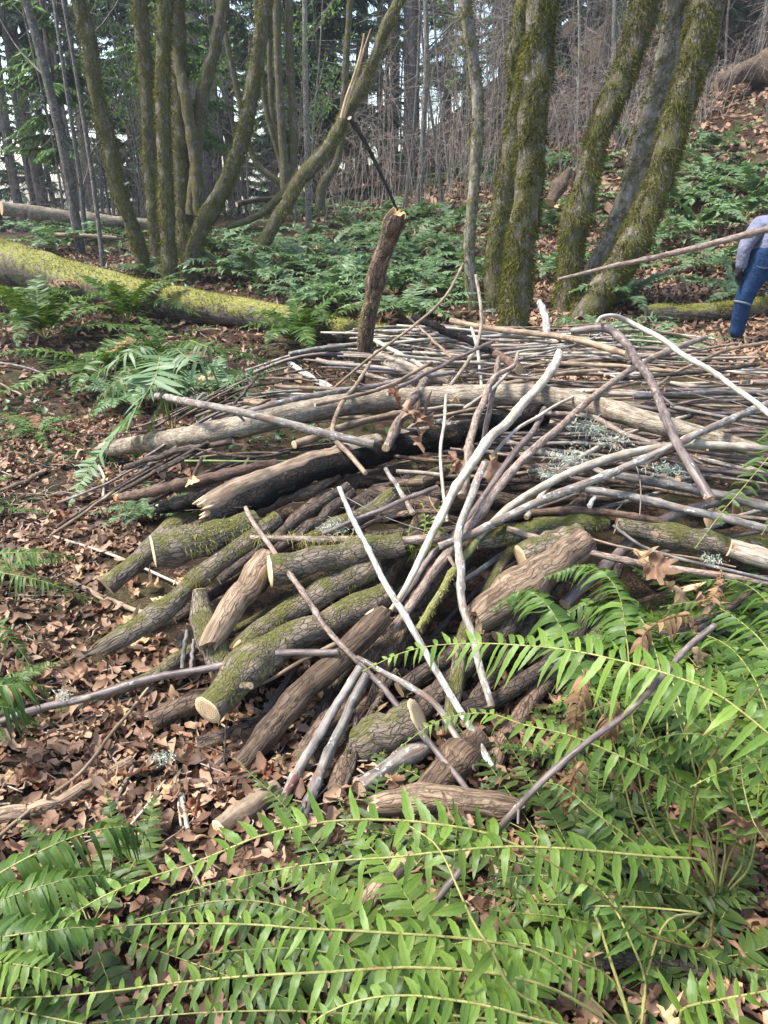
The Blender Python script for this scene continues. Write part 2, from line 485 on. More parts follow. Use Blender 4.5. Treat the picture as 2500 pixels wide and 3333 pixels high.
MB = {
 'pale':   bark('bark_pale', (0.19, 0.145, 0.098), (0.50, 0.415, 0.305), patch=(0.34, 0.22, 0.14), patch_at=(0.64, 0.72), lichen=0.15, bump=0.5, crack=0.3, fine=70, along=12),
 'cream':  bark('bark_cream', (0.31, 0.255, 0.185), (0.60, 0.52, 0.40), patch=(0.36, 0.26, 0.17), patch_at=(0.66, 0.74), bump=0.3, rough=0.6),
 'white':  bark('bark_whitish', (0.34, 0.30, 0.24), (0.62, 0.57, 0.47), bump=0.3, rough=0.65),
 'tan':    bark('bark_tan', (0.15, 0.10, 0.062), (0.40, 0.295, 0.195), patch=(0.20, 0.12, 0.075), patch_at=(0.6, 0.68), bump=0.45),
 'pink':   bark('bark_pinkish', (0.15, 0.10, 0.075), (0.42, 0.325, 0.25), patch=(0.36, 0.20, 0.13), patch_at=(0.60, 0.70), lichen=0.3, bump=0.5, rough=0.65, crack=0.3, fine=80, along=14),
 'grey':   bark('bark_grey', (0.115, 0.098, 0.083), (0.33, 0.295, 0.255), patch=(0.19, 0.12, 0.09), patch_at=(0.6, 0.66), lichen=0.45, bump=0.45, rough=0.62),
 'blotch': bark('bark_blotched', (0.19, 0.16, 0.135), (0.40, 0.36, 0.31), patch=(0.17, 0.075, 0.05), patch_at=(0.56, 0.58), lichen=0.3, bump=0.4, rough=0.65),
 'mottle': bark('bark_mottled', (0.14, 0.112, 0.09), (0.38, 0.33, 0.27), patch=(0.22, 0.14, 0.10), patch_at=(0.55, 0.62), lichen=0.7, bump=0.5),
 'lichen': bark('bark_lichen', (0.20, 0.175, 0.145), (0.46, 0.42, 0.36), patch=(0.22, 0.17, 0.12), patch_at=(0.60, 0.66), lichen=0.95, bump=0.7),
 'purple': bark('bark_purple', (0.075, 0.052, 0.044), (0.22, 0.17, 0.145), patch=(0.29, 0.24, 0.20), patch_at=(0.60, 0.70), lichen=0.25, bump=0.35, rough=0.5, spec=0.4),
 'brown':  bark('bark_brown', (0.10, 0.065, 0.042), (0.26, 0.175, 0.115), patch=(0.32, 0.22, 0.14), patch_at=(0.60, 0.68), bump=0.8, crack=0.6, fine=80, along=16),
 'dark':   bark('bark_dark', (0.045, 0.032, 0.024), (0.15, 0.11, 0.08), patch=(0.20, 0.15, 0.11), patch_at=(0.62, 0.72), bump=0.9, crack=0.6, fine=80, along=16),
 'red':    bark('bark_reddish', (0.075, 0.042, 0.028), (0.23, 0.145, 0.10), patch=(0.28, 0.19, 0.125), patch_at=(0.6, 0.7), bump=1.0, fine=90, along=25, rings=0.5),
 'char':   bark('bark_charred', (0.004, 0.0035, 0.003), (0.022, 0.017, 0.014), patch=(0.075, 0.045, 0.03), patch_at=(0.58, 0.68), lichen=0.15, lich_col=(0.30, 0.29, 0.27), bump=1.0, fine=60, along=22, rough=0.85, spec=0.15, crack=0.9, vary=(0.9, 1.1)),
 'strip':  bark('wood_stripped', (0.14, 0.088, 0.052), (0.40, 0.285, 0.185), patch=(0.14, 0.09, 0.065), patch_at=(0.58, 0.64), bump=0.6, along=3, rings=0.15, crack=0.55, fine=62),
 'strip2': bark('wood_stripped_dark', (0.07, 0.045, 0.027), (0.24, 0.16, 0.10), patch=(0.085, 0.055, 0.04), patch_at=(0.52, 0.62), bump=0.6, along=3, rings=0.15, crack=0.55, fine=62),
 'mosslog': bark('bark_moss_patched', (0.13, 0.10, 0.07), (0.34, 0.27, 0.195), patch=(0.36, 0.25, 0.15), patch_at=(0.60, 0.68), moss=0.36, mosscol=(0.10, 0.10, 0.02), bump=0.9, crack=0.6, fine=80, along=16),
 'mossy':  bark('bark_mossy_log', (0.12, 0.10, 0.075), (0.30, 0.25, 0.19), moss=0.55, mosscol=(0.11, 0.115, 0.022), bump=1.0, crack=0.6, fine=80, along=16),
 'greenstick': bark('bark_greenish', (0.16, 0.14, 0.07), (0.36, 0.33, 0.18), moss=0.55, mosscol=(0.19, 0.19, 0.05), bump=0.8),
 'green':  bark('bark_green_twig', (0.10, 0.15, 0.05), (0.20, 0.27, 0.10), bump=0.1),
 'snag':   bark('bark_snag', (0.055, 0.036, 0.024), (0.22, 0.145, 0.09), patch=(0.27, 0.19, 0.12), patch_at=(0.57, 0.63), moss=0.12, mosscol=(0.12, 0.12, 0.02), bump=1.0, fine=45, along=12, crack=0.7),
 'debark': bark('wood_debarked', (0.36, 0.27, 0.19), (0.64, 0.53, 0.40), patch=(0.28, 0.13, 0.075), patch_at=(0.58, 0.66), bump=0.4, along=3, rings=0.1, crack=0.4),
 'maple':  bark('bark_maple_moss', (0.075, 0.06, 0.043), (0.21, 0.18, 0.14), moss=0.98, mosscol=(0.082, 0.078, 0.016), mossall=True, bump=1.0, fine=30, along=7, crack=0.5, lichen=0.2, vary=(0.95, 1.05), tone=1.0),
 'maplebare': bark('bark_maple_grey', (0.11, 0.095, 0.072), (0.30, 0.265, 0.215), moss=0.72, mosscol=(0.095, 0.083, 0.015), mossall=True, bump=1.0, fine=26, along=5, lichen=0.4, vary=(0.95, 1.05), tone=1.0),
 'fallen': bark('bark_fallen_moss', (0.06, 0.048, 0.035), (0.19, 0.155, 0.115), moss=0.62, mosscol=(0.20, 0.195, 0.035), bump=1.0, fine=30, along=8, crack=0.7, vary=(1, 1), tone=1.0),
 'conifer': bark('bark_conifer', (0.05, 0.04, 0.033), (0.15, 0.125, 0.105), bump=1.0, fine=12, along=2, vary=(0.6, 1.3), rings=0, tone=1.0),
 'alder':  bark('bark_alder', (0.10, 0.086, 0.068), (0.24, 0.21, 0.17), moss=0.25, mosscol=(0.10, 0.11, 0.03), mossall=True, lichen=0.6, bump=0.5, fine=20, vary=(0.6, 1.3)),
 'twig':   bark('bark_twig', (0.10, 0.08, 0.065), (0.26, 0.215, 0.175), bump=0.2, vary=(0.7, 1.3), rings=0, tone=1.15),
}
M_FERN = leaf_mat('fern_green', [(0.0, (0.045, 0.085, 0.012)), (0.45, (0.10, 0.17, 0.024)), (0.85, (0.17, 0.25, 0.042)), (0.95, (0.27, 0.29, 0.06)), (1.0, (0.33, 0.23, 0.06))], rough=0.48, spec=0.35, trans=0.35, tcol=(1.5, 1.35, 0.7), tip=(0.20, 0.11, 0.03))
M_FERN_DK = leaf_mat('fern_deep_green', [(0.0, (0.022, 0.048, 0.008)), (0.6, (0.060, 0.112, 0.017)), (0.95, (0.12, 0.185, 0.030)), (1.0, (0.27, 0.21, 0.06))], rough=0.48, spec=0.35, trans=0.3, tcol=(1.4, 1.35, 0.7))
M_FERN_FAR = leaf_mat('fern_sky_sheen', [(0.0, (0.055, 0.10, 0.042)), (0.5, (0.105, 0.17, 0.075)), (1.0, (0.17, 0.245, 0.115))], rough=0.5, spec=0.35, trans=0.28, tcol=(1.2, 1.3, 0.8), vein=0, vary=(0.75, 1.2), scale=8)  # sheen of the sky on the leaves is put into this bluish colour
M_FERN_LOW = leaf_mat('fern_shade_green', [(0.0, (0.014, 0.030, 0.007)), (0.6, (0.055, 0.090, 0.016)), (1.0, (0.11, 0.14, 0.03))], rough=0.5, spec=0.3, trans=0.25, tcol=(1.3, 1.3, 0.7), tip=(0.14, 0.08, 0.03))  # darkened fern green, shade under the upper fronds put into the colour
M_FERN_OLD = leaf_mat('fern_dead', [(0.0, (0.11, 0.055, 0.025)), (0.6, (0.25, 0.14, 0.07)), (1.0, (0.38, 0.24, 0.13))], rough=0.7, spec=0.2, trans=0.15, vein=0.2)
M_RACHIS = bark('fern_stalk', (0.20, 0.20, 0.055), (0.40, 0.37, 0.12), patch=(0.26, 0.15, 0.05), patch_at=(0.58, 0.68), bump=0.3, rough=0.5, fine=200, along=60, rings=0.2)
M_RACHIS_DK = bark('fern_stalk_brown', (0.10, 0.06, 0.02), (0.24, 0.17, 0.06), bump=0.3, rough=0.5, fine=200, along=60, rings=0.2)
M_LEAF = leaf_mat('dead_leaf', [(0.0, (0.030, 0.016, 0.010)), (0.3, (0.12, 0.062, 0.034)), (0.6, (0.25, 0.145, 0.085)), (0.85, (0.37, 0.235, 0.145)), (1.0, (0.52, 0.37, 0.25))], rough=0.6, spec=0.3, trans=0.15, vein=0.0, vary=(0.8, 1.25), scale=40)
M_LEAF_RED = leaf_mat('dead_leaf_rust', [(0.0, (0.10, 0.032, 0.014)), (1.0, (0.24, 0.10, 0.045))], rough=0.55, spec=0.3, trans=0.2, vein=0.0, scale=40)
M_LEAF_TAN = leaf_mat('dead_leaf_tan', [(0.0, (0.36, 0.21, 0.10)), (1.0, (0.58, 0.40, 0.22))], rough=0.6, spec=0.3, trans=0.25, vein=0.0, scale=40)
M_NEEDLE = leaf_mat('conifer_needles', [(0.0, (0.022, 0.048, 0.022)), (0.6, (0.05, 0.098, 0.042)), (1.0, (0.085, 0.15, 0.06))], rough=0.55, spec=0.3, trans=0.15, vein=0, vary=(0.7, 1.3), scale=3)
M_NEEDLE_LT = leaf_mat('hemlock_needles', [(0.0, (0.05, 0.095, 0.02)), (0.6, (0.085, 0.16, 0.035)), (1.0, (0.13, 0.23, 0.055))], rough=0.5, spec=0.3, trans=0.3, tcol=(1.3, 1.3, 0.7), vein=0, vary=(0.8, 1.2), scale=3)
M_NEWLEAF = leaf_mat('spring_leaf', [(0.0, (0.06, 0.13, 0.02)), (1.0, (0.15, 0.28, 0.05))], rough=0.45, spec=0.35, trans=0.4, tcol=(1.3, 1.3, 0.7), vein=0, vary=(0.9, 1.15), scale=5)
M_COVER = leaf_mat('ground_cover_leaf', [(0.0, (0.025, 0.055, 0.016)), (0.6, (0.055, 0.11, 0.03)), (1.0, (0.10, 0.16, 0.05))], rough=0.45, spec=0.4, trans=0.2, vein=0, scale=8)
M_MOSS = leaf_mat('moss_olive', [(0.0, (0.032, 0.028, 0.007)), (0.55, (0.098, 0.096, 0.016)), (1.0, (0.20, 0.20, 0.034))], rough=0.9, spec=0.1, trans=0.25, vein=0, vary=(0.9, 1.1), scale=6)
M_MOSS_Y = leaf_mat('moss_yellow_green', [(0.0, (0.07, 0.068, 0.012)), (0.55, (0.175, 0.175, 0.028)), (1.0, (0.25, 0.245, 0.045))], rough=0.9, spec=0.1, trans=0.25, vein=0, vary=(1, 1), scale=5)
M_MOSS_P = leaf_mat('moss_pale', [(0.0, (0.12, 0.11, 0.02)), (0.55, (0.24, 0.22, 0.06)), (1.0, (0.38, 0.36, 0.13))], rough=0.9, spec=0.1, trans=0.2, vein=0, vary=(0.9, 1.1), scale=6)
M_LICHEN = leaf_mat('lichen_grey_green', [(0.0, (0.25, 0.28, 0.21)), (1.0, (0.50, 0.54, 0.44))], rough=0.9, spec=0.1, trans=0.2, vein=0, vary=(0.9, 1.1), scale=6)

def soil_mat():
    k = NT('forest_soil')
    geo = k.n('NewGeometry'); p = geo.outputs['Position']
    n1 = k.noise(p, 1.3, 4); n2 = k.noise(p, 24, 6, 0.7); n3 = k.noise(p, 90, 4, 0.7)
    col = k.ramp(n2, [(0.36, (0.010, 0.007, 0.005)), (0.54, (0.032, 0.021, 0.014)), (0.72, (0.11, 0.066, 0.042))])
    vo = k.n('TexVoronoi'); k.l(p, vo.inputs['Vector']); vo.inputs['Scale'].default_value = 14
    sr = k.n('SeparateColor'); k.l(vo.outputs['Color'], sr.inputs[0])
    chip = k.ramp(sr.outputs[0], [(0.0, (0.02, 0.013, 0.009)), (0.6, (0.08, 0.047, 0.03)), (1.0, (0.24, 0.15, 0.095))])
    col = k.mix(k.math('MULTIPLY', k.step(n3, 0.42, 0.58), 0.7), col, chip)
    col = k.mix(k.math('MULTIPLY', k.step(n1, 0.45, 0.65), 0.45), col, (0.055, 0.058, 0.022))
    h = k.math('ADD', n2, k.math('MULTIPLY', n3, 0.5))
    return k.bsdf(col, 0.95, 0.1, k.bump(h, 1.0, 0.03))
M_SOIL = soil_mat()

# ------------------------------------------------------------------ ground
def build_ground():
    gx = np.concatenate([-np.geomspace(110, 6, 34)[:-1], np.linspace(-6, 6, 121), np.geomspace(6, 110, 34)[1:]])
    gy = np.concatenate([np.linspace(-4, 10, 141), np.geomspace(10, 130, 70)[1:]])
    X, Y = np.meshgrid(gx, gy)
    Z = G(X, Y)
    V = np.stack([X, Y, Z], 2).reshape(-1, 3)
    ny, nx = X.shape
    i = np.arange(ny - 1)[:, None] * nx; j = np.arange(nx - 1)[None]
    Q = np.stack([i + j, i + j + 1, i + nx + j + 1, i + nx + j], 2).reshape(-1, 4)
    obj('ground', mesh_np('ground', V, Q, mats=[M_SOIL]), kind='structure')
build_ground()

def gnormal(x, y):
    e = 0.05
    n = np.stack([-(G(x + e, y) - G(x - e, y)) / (2 * e), -(G(x, y + e) - G(x, y - e)) / (2 * e), np.ones_like(np.asarray(x, float))], -1)
    return n / np.linalg.norm(n, axis=-1)[..., None]

# leaf litter: thousands of curled brown leaves
def litter(name, x0, x1, y0, y1, n, L, mat, reject=None, lift=(0.002, 0.03), shape='leaf', K=4, W=0.6, kind='stuff', label=None, cat=None, tilt=0.45, lvp=1.0):
    g = np.random.default_rng(len(name) * 13 + n)
    x = g.uniform(x0, x1, n); y = y0 + (y1 - y0) * g.uniform(0, 1, n)
    if reject is not None:
        keep = reject(x, y, g); x = x[keep]; y = y[keep]
    m = len(x)
    gn = gnormal(x, y)
    nr = gn + g.normal(0, tilt, (m, 3)); nr /= np.linalg.norm(nr, axis=1)[:, None]
    a = g.uniform(0, 2 * np.pi, m)
    d = np.stack([np.cos(a), np.sin(a), np.zeros(m)], 1)
    d = d - nr * (d * nr).sum(1)[:, None]; d /= np.linalg.norm(d, axis=1)[:, None]
    l = g.uniform(L[0], L[1], m)
    base = np.stack([x, y, G(x, y) + g.uniform(lift[0], lift[1], m)], 1) - d * (l * 0.5)[:, None] 
    base[:, 2] = np.maximum(base[:, 2], G(base[:, 0], base[:, 1]) + 0.001)
    ge = Geo()
    leaflets(ge, base, d, nr, l, l * g.uniform(W * 0.6, W * 1.3, m), g.normal(0.0, 0.25, m), K=K, serr=0.18 if shape == 'leaf' else 0, fold=g.choice([-0.7, -0.3, 0.5, 0.9]), lv=np.clip(g.uniform(0, 1, m) ** lvp + 0.12 * np.sin(2.1 * x + 1.3 * y) * np.sin(1.7 * y), 0, 1), wave=0.16, shape=shape, g=g)
    return obj(name, ge.mesh(name, [mat]), label=label, cat=cat, kind=kind)

litter('leaf_litter', -3.2, 1.4, 0.6, 5.5, 44000, (0.012, 0.070), M_LEAF, lambda x, y, g: (M(x, y) < 0.3) & (g.uniform(0, 1, len(x)) < 0.55 + 0.5 * np.sin(3 * x + 1) * np.sin(2.6 * y)), label='brown crumbled leaf litter covering the ground left of the woodpile', cat='leaf litter')
litter('leaf_litter', 0.0, 3.0, 0.6, 2.6, 7000, (0.015, 0.07), M_LEAF, lvp=2.2, label='brown dry leaves under the foreground ferns', cat='leaf litter')  # leaf colours skewed dark to stand in for shade under the fronds
litter('leaf_litter', 1.0, 9.0, 4.5, 13, 24000, (0.03, 0.11), M_LEAF, lambda x, y, g: M(x, y) < 0.3, K=3, label='pale brown leaf litter on the ground at the foot of the slope', cat='leaf litter', lvp=0.7)
litter('leaf_litter', -9.0, 3.0, 5.0, 15, 14000, (0.03, 0.11), M_LEAF, lambda x, y, g: M(x, y) < 0.3, K=3, label='brown leaf litter between the ferns around the mossy log', cat='leaf litter')
litter('leaf_litter', -2, 22, 12, 32, 24000, (0.10, 0.22), M_LEAF, K=2, label='pinkish brown leaf litter covering the wooded hillside', cat='leaf litter', lvp=0.6)
litter('ground_cover', -12, 12, 8.5, 24, 8000, (0.06, 0.16), M_COVER, lambda x, y, g: g.uniform(0, 1, len(x)) < 0.35 + 0.6 * np.sin(1.3 * x + 0.4) * np.sin(0.9 * y + 1) - 0.05 * np.maximum(0, x), lift=(0.03, 0.30), K=2, W=0.5, label='low green undergrowth spread over the forest floor', cat='undergrowth', tilt=0.9)
litter('ground_cover', -3.0, 0.5, 4.4, 7.5, 2600, (0.03, 0.07), M_COVER, lambda x, y, g: g.uniform(0, 1, len(x)) < 0.4 + 0.6 * np.sin(2.3 * x) * np.sin(2.1 * y), lift=(0.01, 0.10), K=2, label='small green leaves growing in front of the mossy log', cat='undergrowth', tilt=0.8)

def twig_litter(name, x0, x1, y0, y1, n, L, r, label, keep=None):
    g = np.random.default_rng(n + 5); ge = Geo()
    for i in range(n):
        x, y = g.uniform(x0, x1), g.uniform(y0, y1)
        if keep and not keep(x, y): continue
        l = g.uniform(*L); a = g.uniform(0, 6.28)
        pts = []
        for k in range(4):
            q = (k / 3 - 0.5) * l
            px, py = x + math.cos(a) * q + g.normal(0, 0.03) * l, y + math.sin(a) * q + g.normal(0, 0.03) * l
            pts.append((px, py, float(G(px, py)) + g.uniform(0.004, 0.03)))
        tube(ge, pts, (r * g.uniform(0.4, 1.2), r * g.uniform(0.3, 0.8)), ns=5, step=l / 5, bump=0, seed=i, slot=int(g.integers(0, 3)), capslot=1)
    return obj(name, ge.mesh(name, [MB['twig'], MB['pale'], MB['tan']]), label=label, cat='twigs', kind='stuff')
twig_litter('twig_litter', -2.6, 0.2, 1.2, 4.6, 900, (0.05, 0.30), 0.0040, 'fine broken twigs scattered through the leaf litter left of the pile', lambda x, y: M(x, y) < 0.25)
twig_litter('twig_litter', -8, 10, 6.5, 16, 420, (0.2, 1.3), 0.009, 'thin dead twigs lying between the ferns behind the pile')

# ------------------------------------------------------------------ ferns
def frond_geo(path, n=34, lmax=0.07, wmax=0.013, up=(0, 0, 1), g=None, t0=0.14, K=6, droop=(0.25, 0.2), lift=0.1, serr=0.10, wave=0.05, fwd=0.28, taper=2.2, gaps=0.02, ear=True, mats=None, rmax=0.0035, split=False, ang=0.0, tailw=0.45, side=(1, 1)):
    """one frond from its base to its tip; split=True returns (leaf Geo, rachis Geo)"""
    g = g or rng
    p, t01 = spline(path, 0.012 if split else max(0.03, np.linalg.norm(np.diff(np.asarray(path, float), axis=0), axis=1).sum() / 22))
    tt = np.gradient(p, axis=0); tt /= np.linalg.norm(tt, axis=1)[:, None]
    t = t0 + (1 - t0) * (np.linspace(0, 1, n) ** 0.92)
    leaf = Geo()
    up = np.asarray(up, float)
    for sgn in (1, -1):
        tq = np.clip(t + sgn * 0.25 / n * (1 - t0) + g.normal(0, 0.0025, n), t0, 0.999)
        k = g.uniform(0, 1, n) > gaps
        tq = tq[k]; m = len(tq)
        base = np.stack([np.interp(tq, t01, p[:, i]) for i in range(3)], 1)
        tg = np.stack([np.interp(tq, t01, tt[:, i]) for i in range(3)], 1)
        s = np.cross(tg, up[None]); s /= np.linalg.norm(s, axis=1)[:, None] + 1e-9
        nn = np.cross(s, tg)
        rel = (tq - t0) / (1 - t0)
        prof = np.minimum(1, 0.62 + 1.6 * rel) * (1 - rel ** taper) + 0.03
        d = s * sgn + tg * (fwd + 0.35 * rel + g.normal(0, 0.08, m))[:, None] + nn * (lift + g.normal(0, 0.16, m))[:, None]
        nr = nn + s * g.normal(0, 0.25, m)[:, None] + tg * g.normal(0, 0.3, m)[:, None]
        leaflets(leaf, base, d, nr, lmax * side[0 if sgn > 0 else 1] * prof * g.uniform(0.86, 1.1, m), wmax * (tailw + (1 - tailw) * (1 - rel ** 2)) * g.uniform(0.85, 1.15, m), g.normal(droop[0], droop[1], m), K=K, serr=serr, fold=0.22, wave=wave, g=g, ear=ear, lv=np.clip(g.normal(0.5, 0.2, m), 0, 1))
    st = Geo() if split else leaf
    tube(st, p, (rmax, rmax * 0.75, rmax * 0.3), ns=6 if split else 4, step=0.02 if split else 0.06, bump=0.04 if split else 0, seed=int(g.integers(1e6)), slot=0 if split else 1, capslot=0 if split else 1)
    return (leaf, st) if split else leaf

FERN_PROTO = {}
def fern_proto(key, nf, size, K, n, mat, seed, spread=(0.35, 1.0), wide=1.0, serr=0.0, dead=0, el=(0.55, 1.25), fan=None):
    g = np.random.default_rng(seed)
    meshes = []
    for i in range(nf):
        a = 2 * math.pi * (i + g.uniform(-0.35, 0.35)) / nf if fan is None else fan[0] + (fan[1] - fan[0]) * (i + g.uniform(0.1, 0.9)) / nf
        L = size * g.uniform(0.7, 1.1)
        e = g.uniform(*el); dr = g.uniform(0.55, 1.15)
        q = np.linspace(0, 1, 6)
        bend = g.normal(0, 0.18)
        rad = L * (math.cos(e) * q + 0.32 * q * q); z = L * (math.sin(e) * q - dr * 0.72 * q * q)
        z = np.maximum(z, 0.02 + 0.03 * q)
        ang = a + bend * q
        path = np.stack([rad * np.cos(ang), rad * np.sin(ang), z + 0.02], 1)
        ge = frond_geo(path, n=n, gaps=0.05, lmax=0.105 * size * wide, wmax=0.105 * size * wide * (0.25 if K > 3 else 0.38) * (34 / n) ** 0.6, g=g, K=K, droop=(0.22, 0.15), serr=serr, wave=0.04, rmax=0.004 * size)
        m = M_FERN_OLD if i >= nf - dead else mat
        meshes.append(ge.mesh('frond', [m, M_RACHIS if i < nf - dead else M_RACHIS_DK]))
    FERN_PROTO[key] = meshes

fern_proto('far_a', 10, 1.25, 2, 36, M_FERN_FAR, 1, wide=1.25)
fern_proto('far_b', 11, 1.40, 2, 36, M_FERN_FAR, 2, wide=1.2)
fern_proto('far_c', 9, 1.15, 2, 34, M_FERN_FAR, 3, wide=1.25, el=(0.8, 1.35))
fern_proto('mid_a', 13, 1.05, 4, 46, M_FERN_DK, 4, wide=1.3, dead=1)
fern_proto('mid_b', 12, 1.0, 4, 46, M_FERN_DK, 5, wide=1.3, el=(0.4, 1.0), dead=1)
fern_proto('mid_c', 12, 0.95, 4, 44, M_FERN_FAR, 6, wide=1.3, el=(0.6, 1.2))
fern_proto('mid_up', 10, 0.9, 4, 44, M_FERN_DK, 7, wide=1.3, el=(1.05, 1.4))
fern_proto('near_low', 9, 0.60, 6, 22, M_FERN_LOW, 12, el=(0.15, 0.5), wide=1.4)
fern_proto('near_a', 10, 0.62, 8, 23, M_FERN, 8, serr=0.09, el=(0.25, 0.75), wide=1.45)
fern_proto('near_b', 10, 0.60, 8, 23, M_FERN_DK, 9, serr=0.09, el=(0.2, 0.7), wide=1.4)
fern_proto('near_t', 9, 0.75, 8, 26, M_FERN, 10, serr=0.09, el=(0.5, 1.0), wide=1.25)

def fern(key, px, py, rot=0.0, sc=1.0, label=None, group=None, lift=0.0, at=None):
    p = P(px, py, lift, pile=False) if at is None else np.array([at[0], at[1], float(G(*at)) + lift])
    r = empty('sword_fern', p, label, 'fern', group)
    r.rotation_euler = (0, 0, rot); r.scale = (sc, sc, sc)
    for me in FERN_PROTO[key]:
        kid(r, obj('frond', me))
    return r

# ferns that can be told apart
fern('mid_a', 545, 1200, 0.3, 0.75, 'arching green sword fern behind the broken end of the pale grey pole')
fern('mid_b', 320, 1225, 1.1, 1.06, 'dark sword fern with overlapping fronds in front of the left end of the mossy log')
fern('mid_a', 150, 1120, 2.0, 1.25, 'large sword fern with pale edged fronds at the left edge beside the mossy log')
fern('mid_b', 70, 1010, 0.5, 1.25, 'sword fern touching the mossy log at the left edge of the clearing')
fern('mid_a', 420, 1060, 2.9, 1.06, 'sword fern drooping over dark soil in the middle of the left bank')
fern('mid_up', 985, 1150, 0.4, 1.31, 'upright sword fern with yellow stalks in front of the mossy log')
fern('mid_c', 690, 1300, 2.4, 0.75, 'small fern half covered by the pale grey pole and pale log')
fern('mid_c', 430, 1330, 0.9, 0.69, 'small dark fern growing beside the broken end of the long pale log')
fern('mid_c', 480, 1690, 2.6, 0.35, 'tiny blue green fern beside the charred log stub')
fern('mid_b', -60, 1900, 0.0, 0.35, 'sword fern entering from the left edge over the leaf litter')
fern('mid_b', -70, 2330, 0.6, 0.30, 'dark fern hanging in from the left edge beside the long grey stick')
fern('mid_a', -120, 1680, 2.0, 0.42, 'shaded fern low on the left edge above the leaf litter')
fern('mid_b', 120, 1420, 2.2, 0.38, 'small fern near the thin mossy branch at the far left')
fern('mid_c', 1010, 1010, 1.0, 1.00, 'fern standing behind the mossy log left of the leaning snag')
fern('mid_c', 470, 900, 2.2, 0.7, 'blue green fern draped over the top of the mossy log below the maple stems')
fern('far_c', 2400, 990, 0.2, 0.75, 'pale green fern between the right hand mossy log and the person')
fern('far_a', 2260, 760, 1.0, 1.15, 'broad fern on the slope right of the leaning maples')
fern('far_b', 2420, 720, 2.2, 0.9, 'green fern on the slope above the person')
fern('far_a', 2330, 880, 3.0, 0.8, 'low fern just left of the arm of the person')
fern('far_a', 1990, 860, 2.1, 0.7, 'low fern right behind the feet of the leaning maples')
fern('mid_c', 1960, 1130, 0.6, 0.88, 'green fern in front of the leaning maples at the back edge of the pile')
fern('mid_c', 2110, 1170, 1.7, 0.81, 'green fern under the white curved branch at the back of the pile')
fern('far_c', 2030, 1000, 1.2, 0.8, 'dark upright fern between the last maple and the right hand mossy log')
fern('far_b', 1790, 900, 0.4, 0.7, 'fern between the paired mossy trunks and the leaning maple')
fern('mid_c', 1330, 1050, 2.2, 1.06, 'arched pale fern just behind the right part of the mossy log')

def fern_band(group, label, spots, keys):
    g = np.random.default_rng(len(spots) * 7)
    for (px, py) in spots:
        fern(keys[int(g.integers(len(keys)))], px + g.normal(0, 8), py + g.normal(0, 4), g.uniform(0, 6.28), g.uniform(0.75, 1.1), label, group)
fern_band('sword ferns on the flat behind the mossy log', 'green sword fern on the flat between the mossy log and the slope', 
    [(740, 900), (860, 930), (980, 900), (1080, 960), (1180, 900), (1280, 960), (1380, 900), (1450, 980), (1080, 830), (1200, 810), (1320, 830), (1420, 800), (1000, 800), (900, 850), (1260, 740), (1380, 730), (1130, 740), (1020, 720), (1480, 740), (1480, 860), (700, 850), (1570, 930), (1120, 1010)], ['far_a', 'far_b', 'far_c'])
fern_band('ferns among the left maple stems', 'blue green fern growing around the feet of the left maple stems',
    [(60, 740), (170, 760), (290, 790), (390, 760), (600, 800), (760, 790), (330, 720), (180, 820)], ['far_a', 'far_c', 'far_b'])
fern_band('ferns scattered on the right slope', 'green fern scattered on the leafy slope at right',
    [(2160, 560), (2300, 600), (2420, 590), (2260, 680), (2460, 660), (2180, 690), (1890, 690), (1800, 760), (1950, 560), (1780, 560), (2080, 470), (2330, 500), (1650, 600), (2140, 800), (1740, 650)], ['far_a', 'far_b', 'far_c'])
fern_band('far ferns under the forest edge', 'distant fern under the edge of the forest',
    [(640, 690), (760, 680), (1200, 640), (1350, 600), (1480, 590), (1100, 640), (560, 690), (240, 690), (100, 690), (1600, 560)], ['far_a', 'far_b'])

# ------------------------------------------------------------------ trees
def moss_tufts(p, rad, t, n, b, count, ln, seed, mat, allround=True, w=0.006, upz=0.0, hang=0.6, clump=0.45):
    g = np.random.default_rng(seed); ge = Geo()
    i = g.integers(1, len(p) - 1, count); f = g.uniform(0, 1, count)
    th = g.uniform(0, 6.28, count)
    dirn = n[i] * np.cos(th)[:, None] + b[i] * np.sin(th)[:, None]
    pos = p[i] * (1 - f)[:, None] + p[np.minimum(i + 1, len(p) - 1)] * f[:, None]
    keep = np.ones(count, bool)
    o = g.uniform(0, 99)
    nv = np.array([mnoise.noise((pos[k, 0] * 5 + o, pos[k, 1] * 5 + dirn[k, 0], pos[k, 2] * 5 + dirn[k, 1])) for k in range(count)])
    keep &= nv > -0.5 + clump
    if not allround: keep &= dirn[:, 2] > upz + 0.3 * nv
    pos, dirn, i, nv = pos[keep], dirn[keep], i[keep], nv[keep]
    m = len(pos)
    base = pos + dirn * (rad[i] * 0.98)[:, None]
    d = dirn + g.normal(0, 0.5, (m, 3)) + np.array([0, 0, -0.25 * hang])
    leaflets(ge, base, d, g.normal(0, 1, (m, 3)), ln * g.uniform(0.5, 1.4, m), w * g.uniform(0.7, 1.4, m), g.uniform(0, hang, m), K=2, fold=0, shape='blade', g=g, lv=np.clip(0.5 + 0.7 * nv + g.normal(0, 0.13, m), 0, 1))
    return ge.mesh('moss', [mat])

def px_tube(spec, depth):
    """spec: list of (px, py, dist) -> points"""
    return np.array([PY(*s) for s in spec])

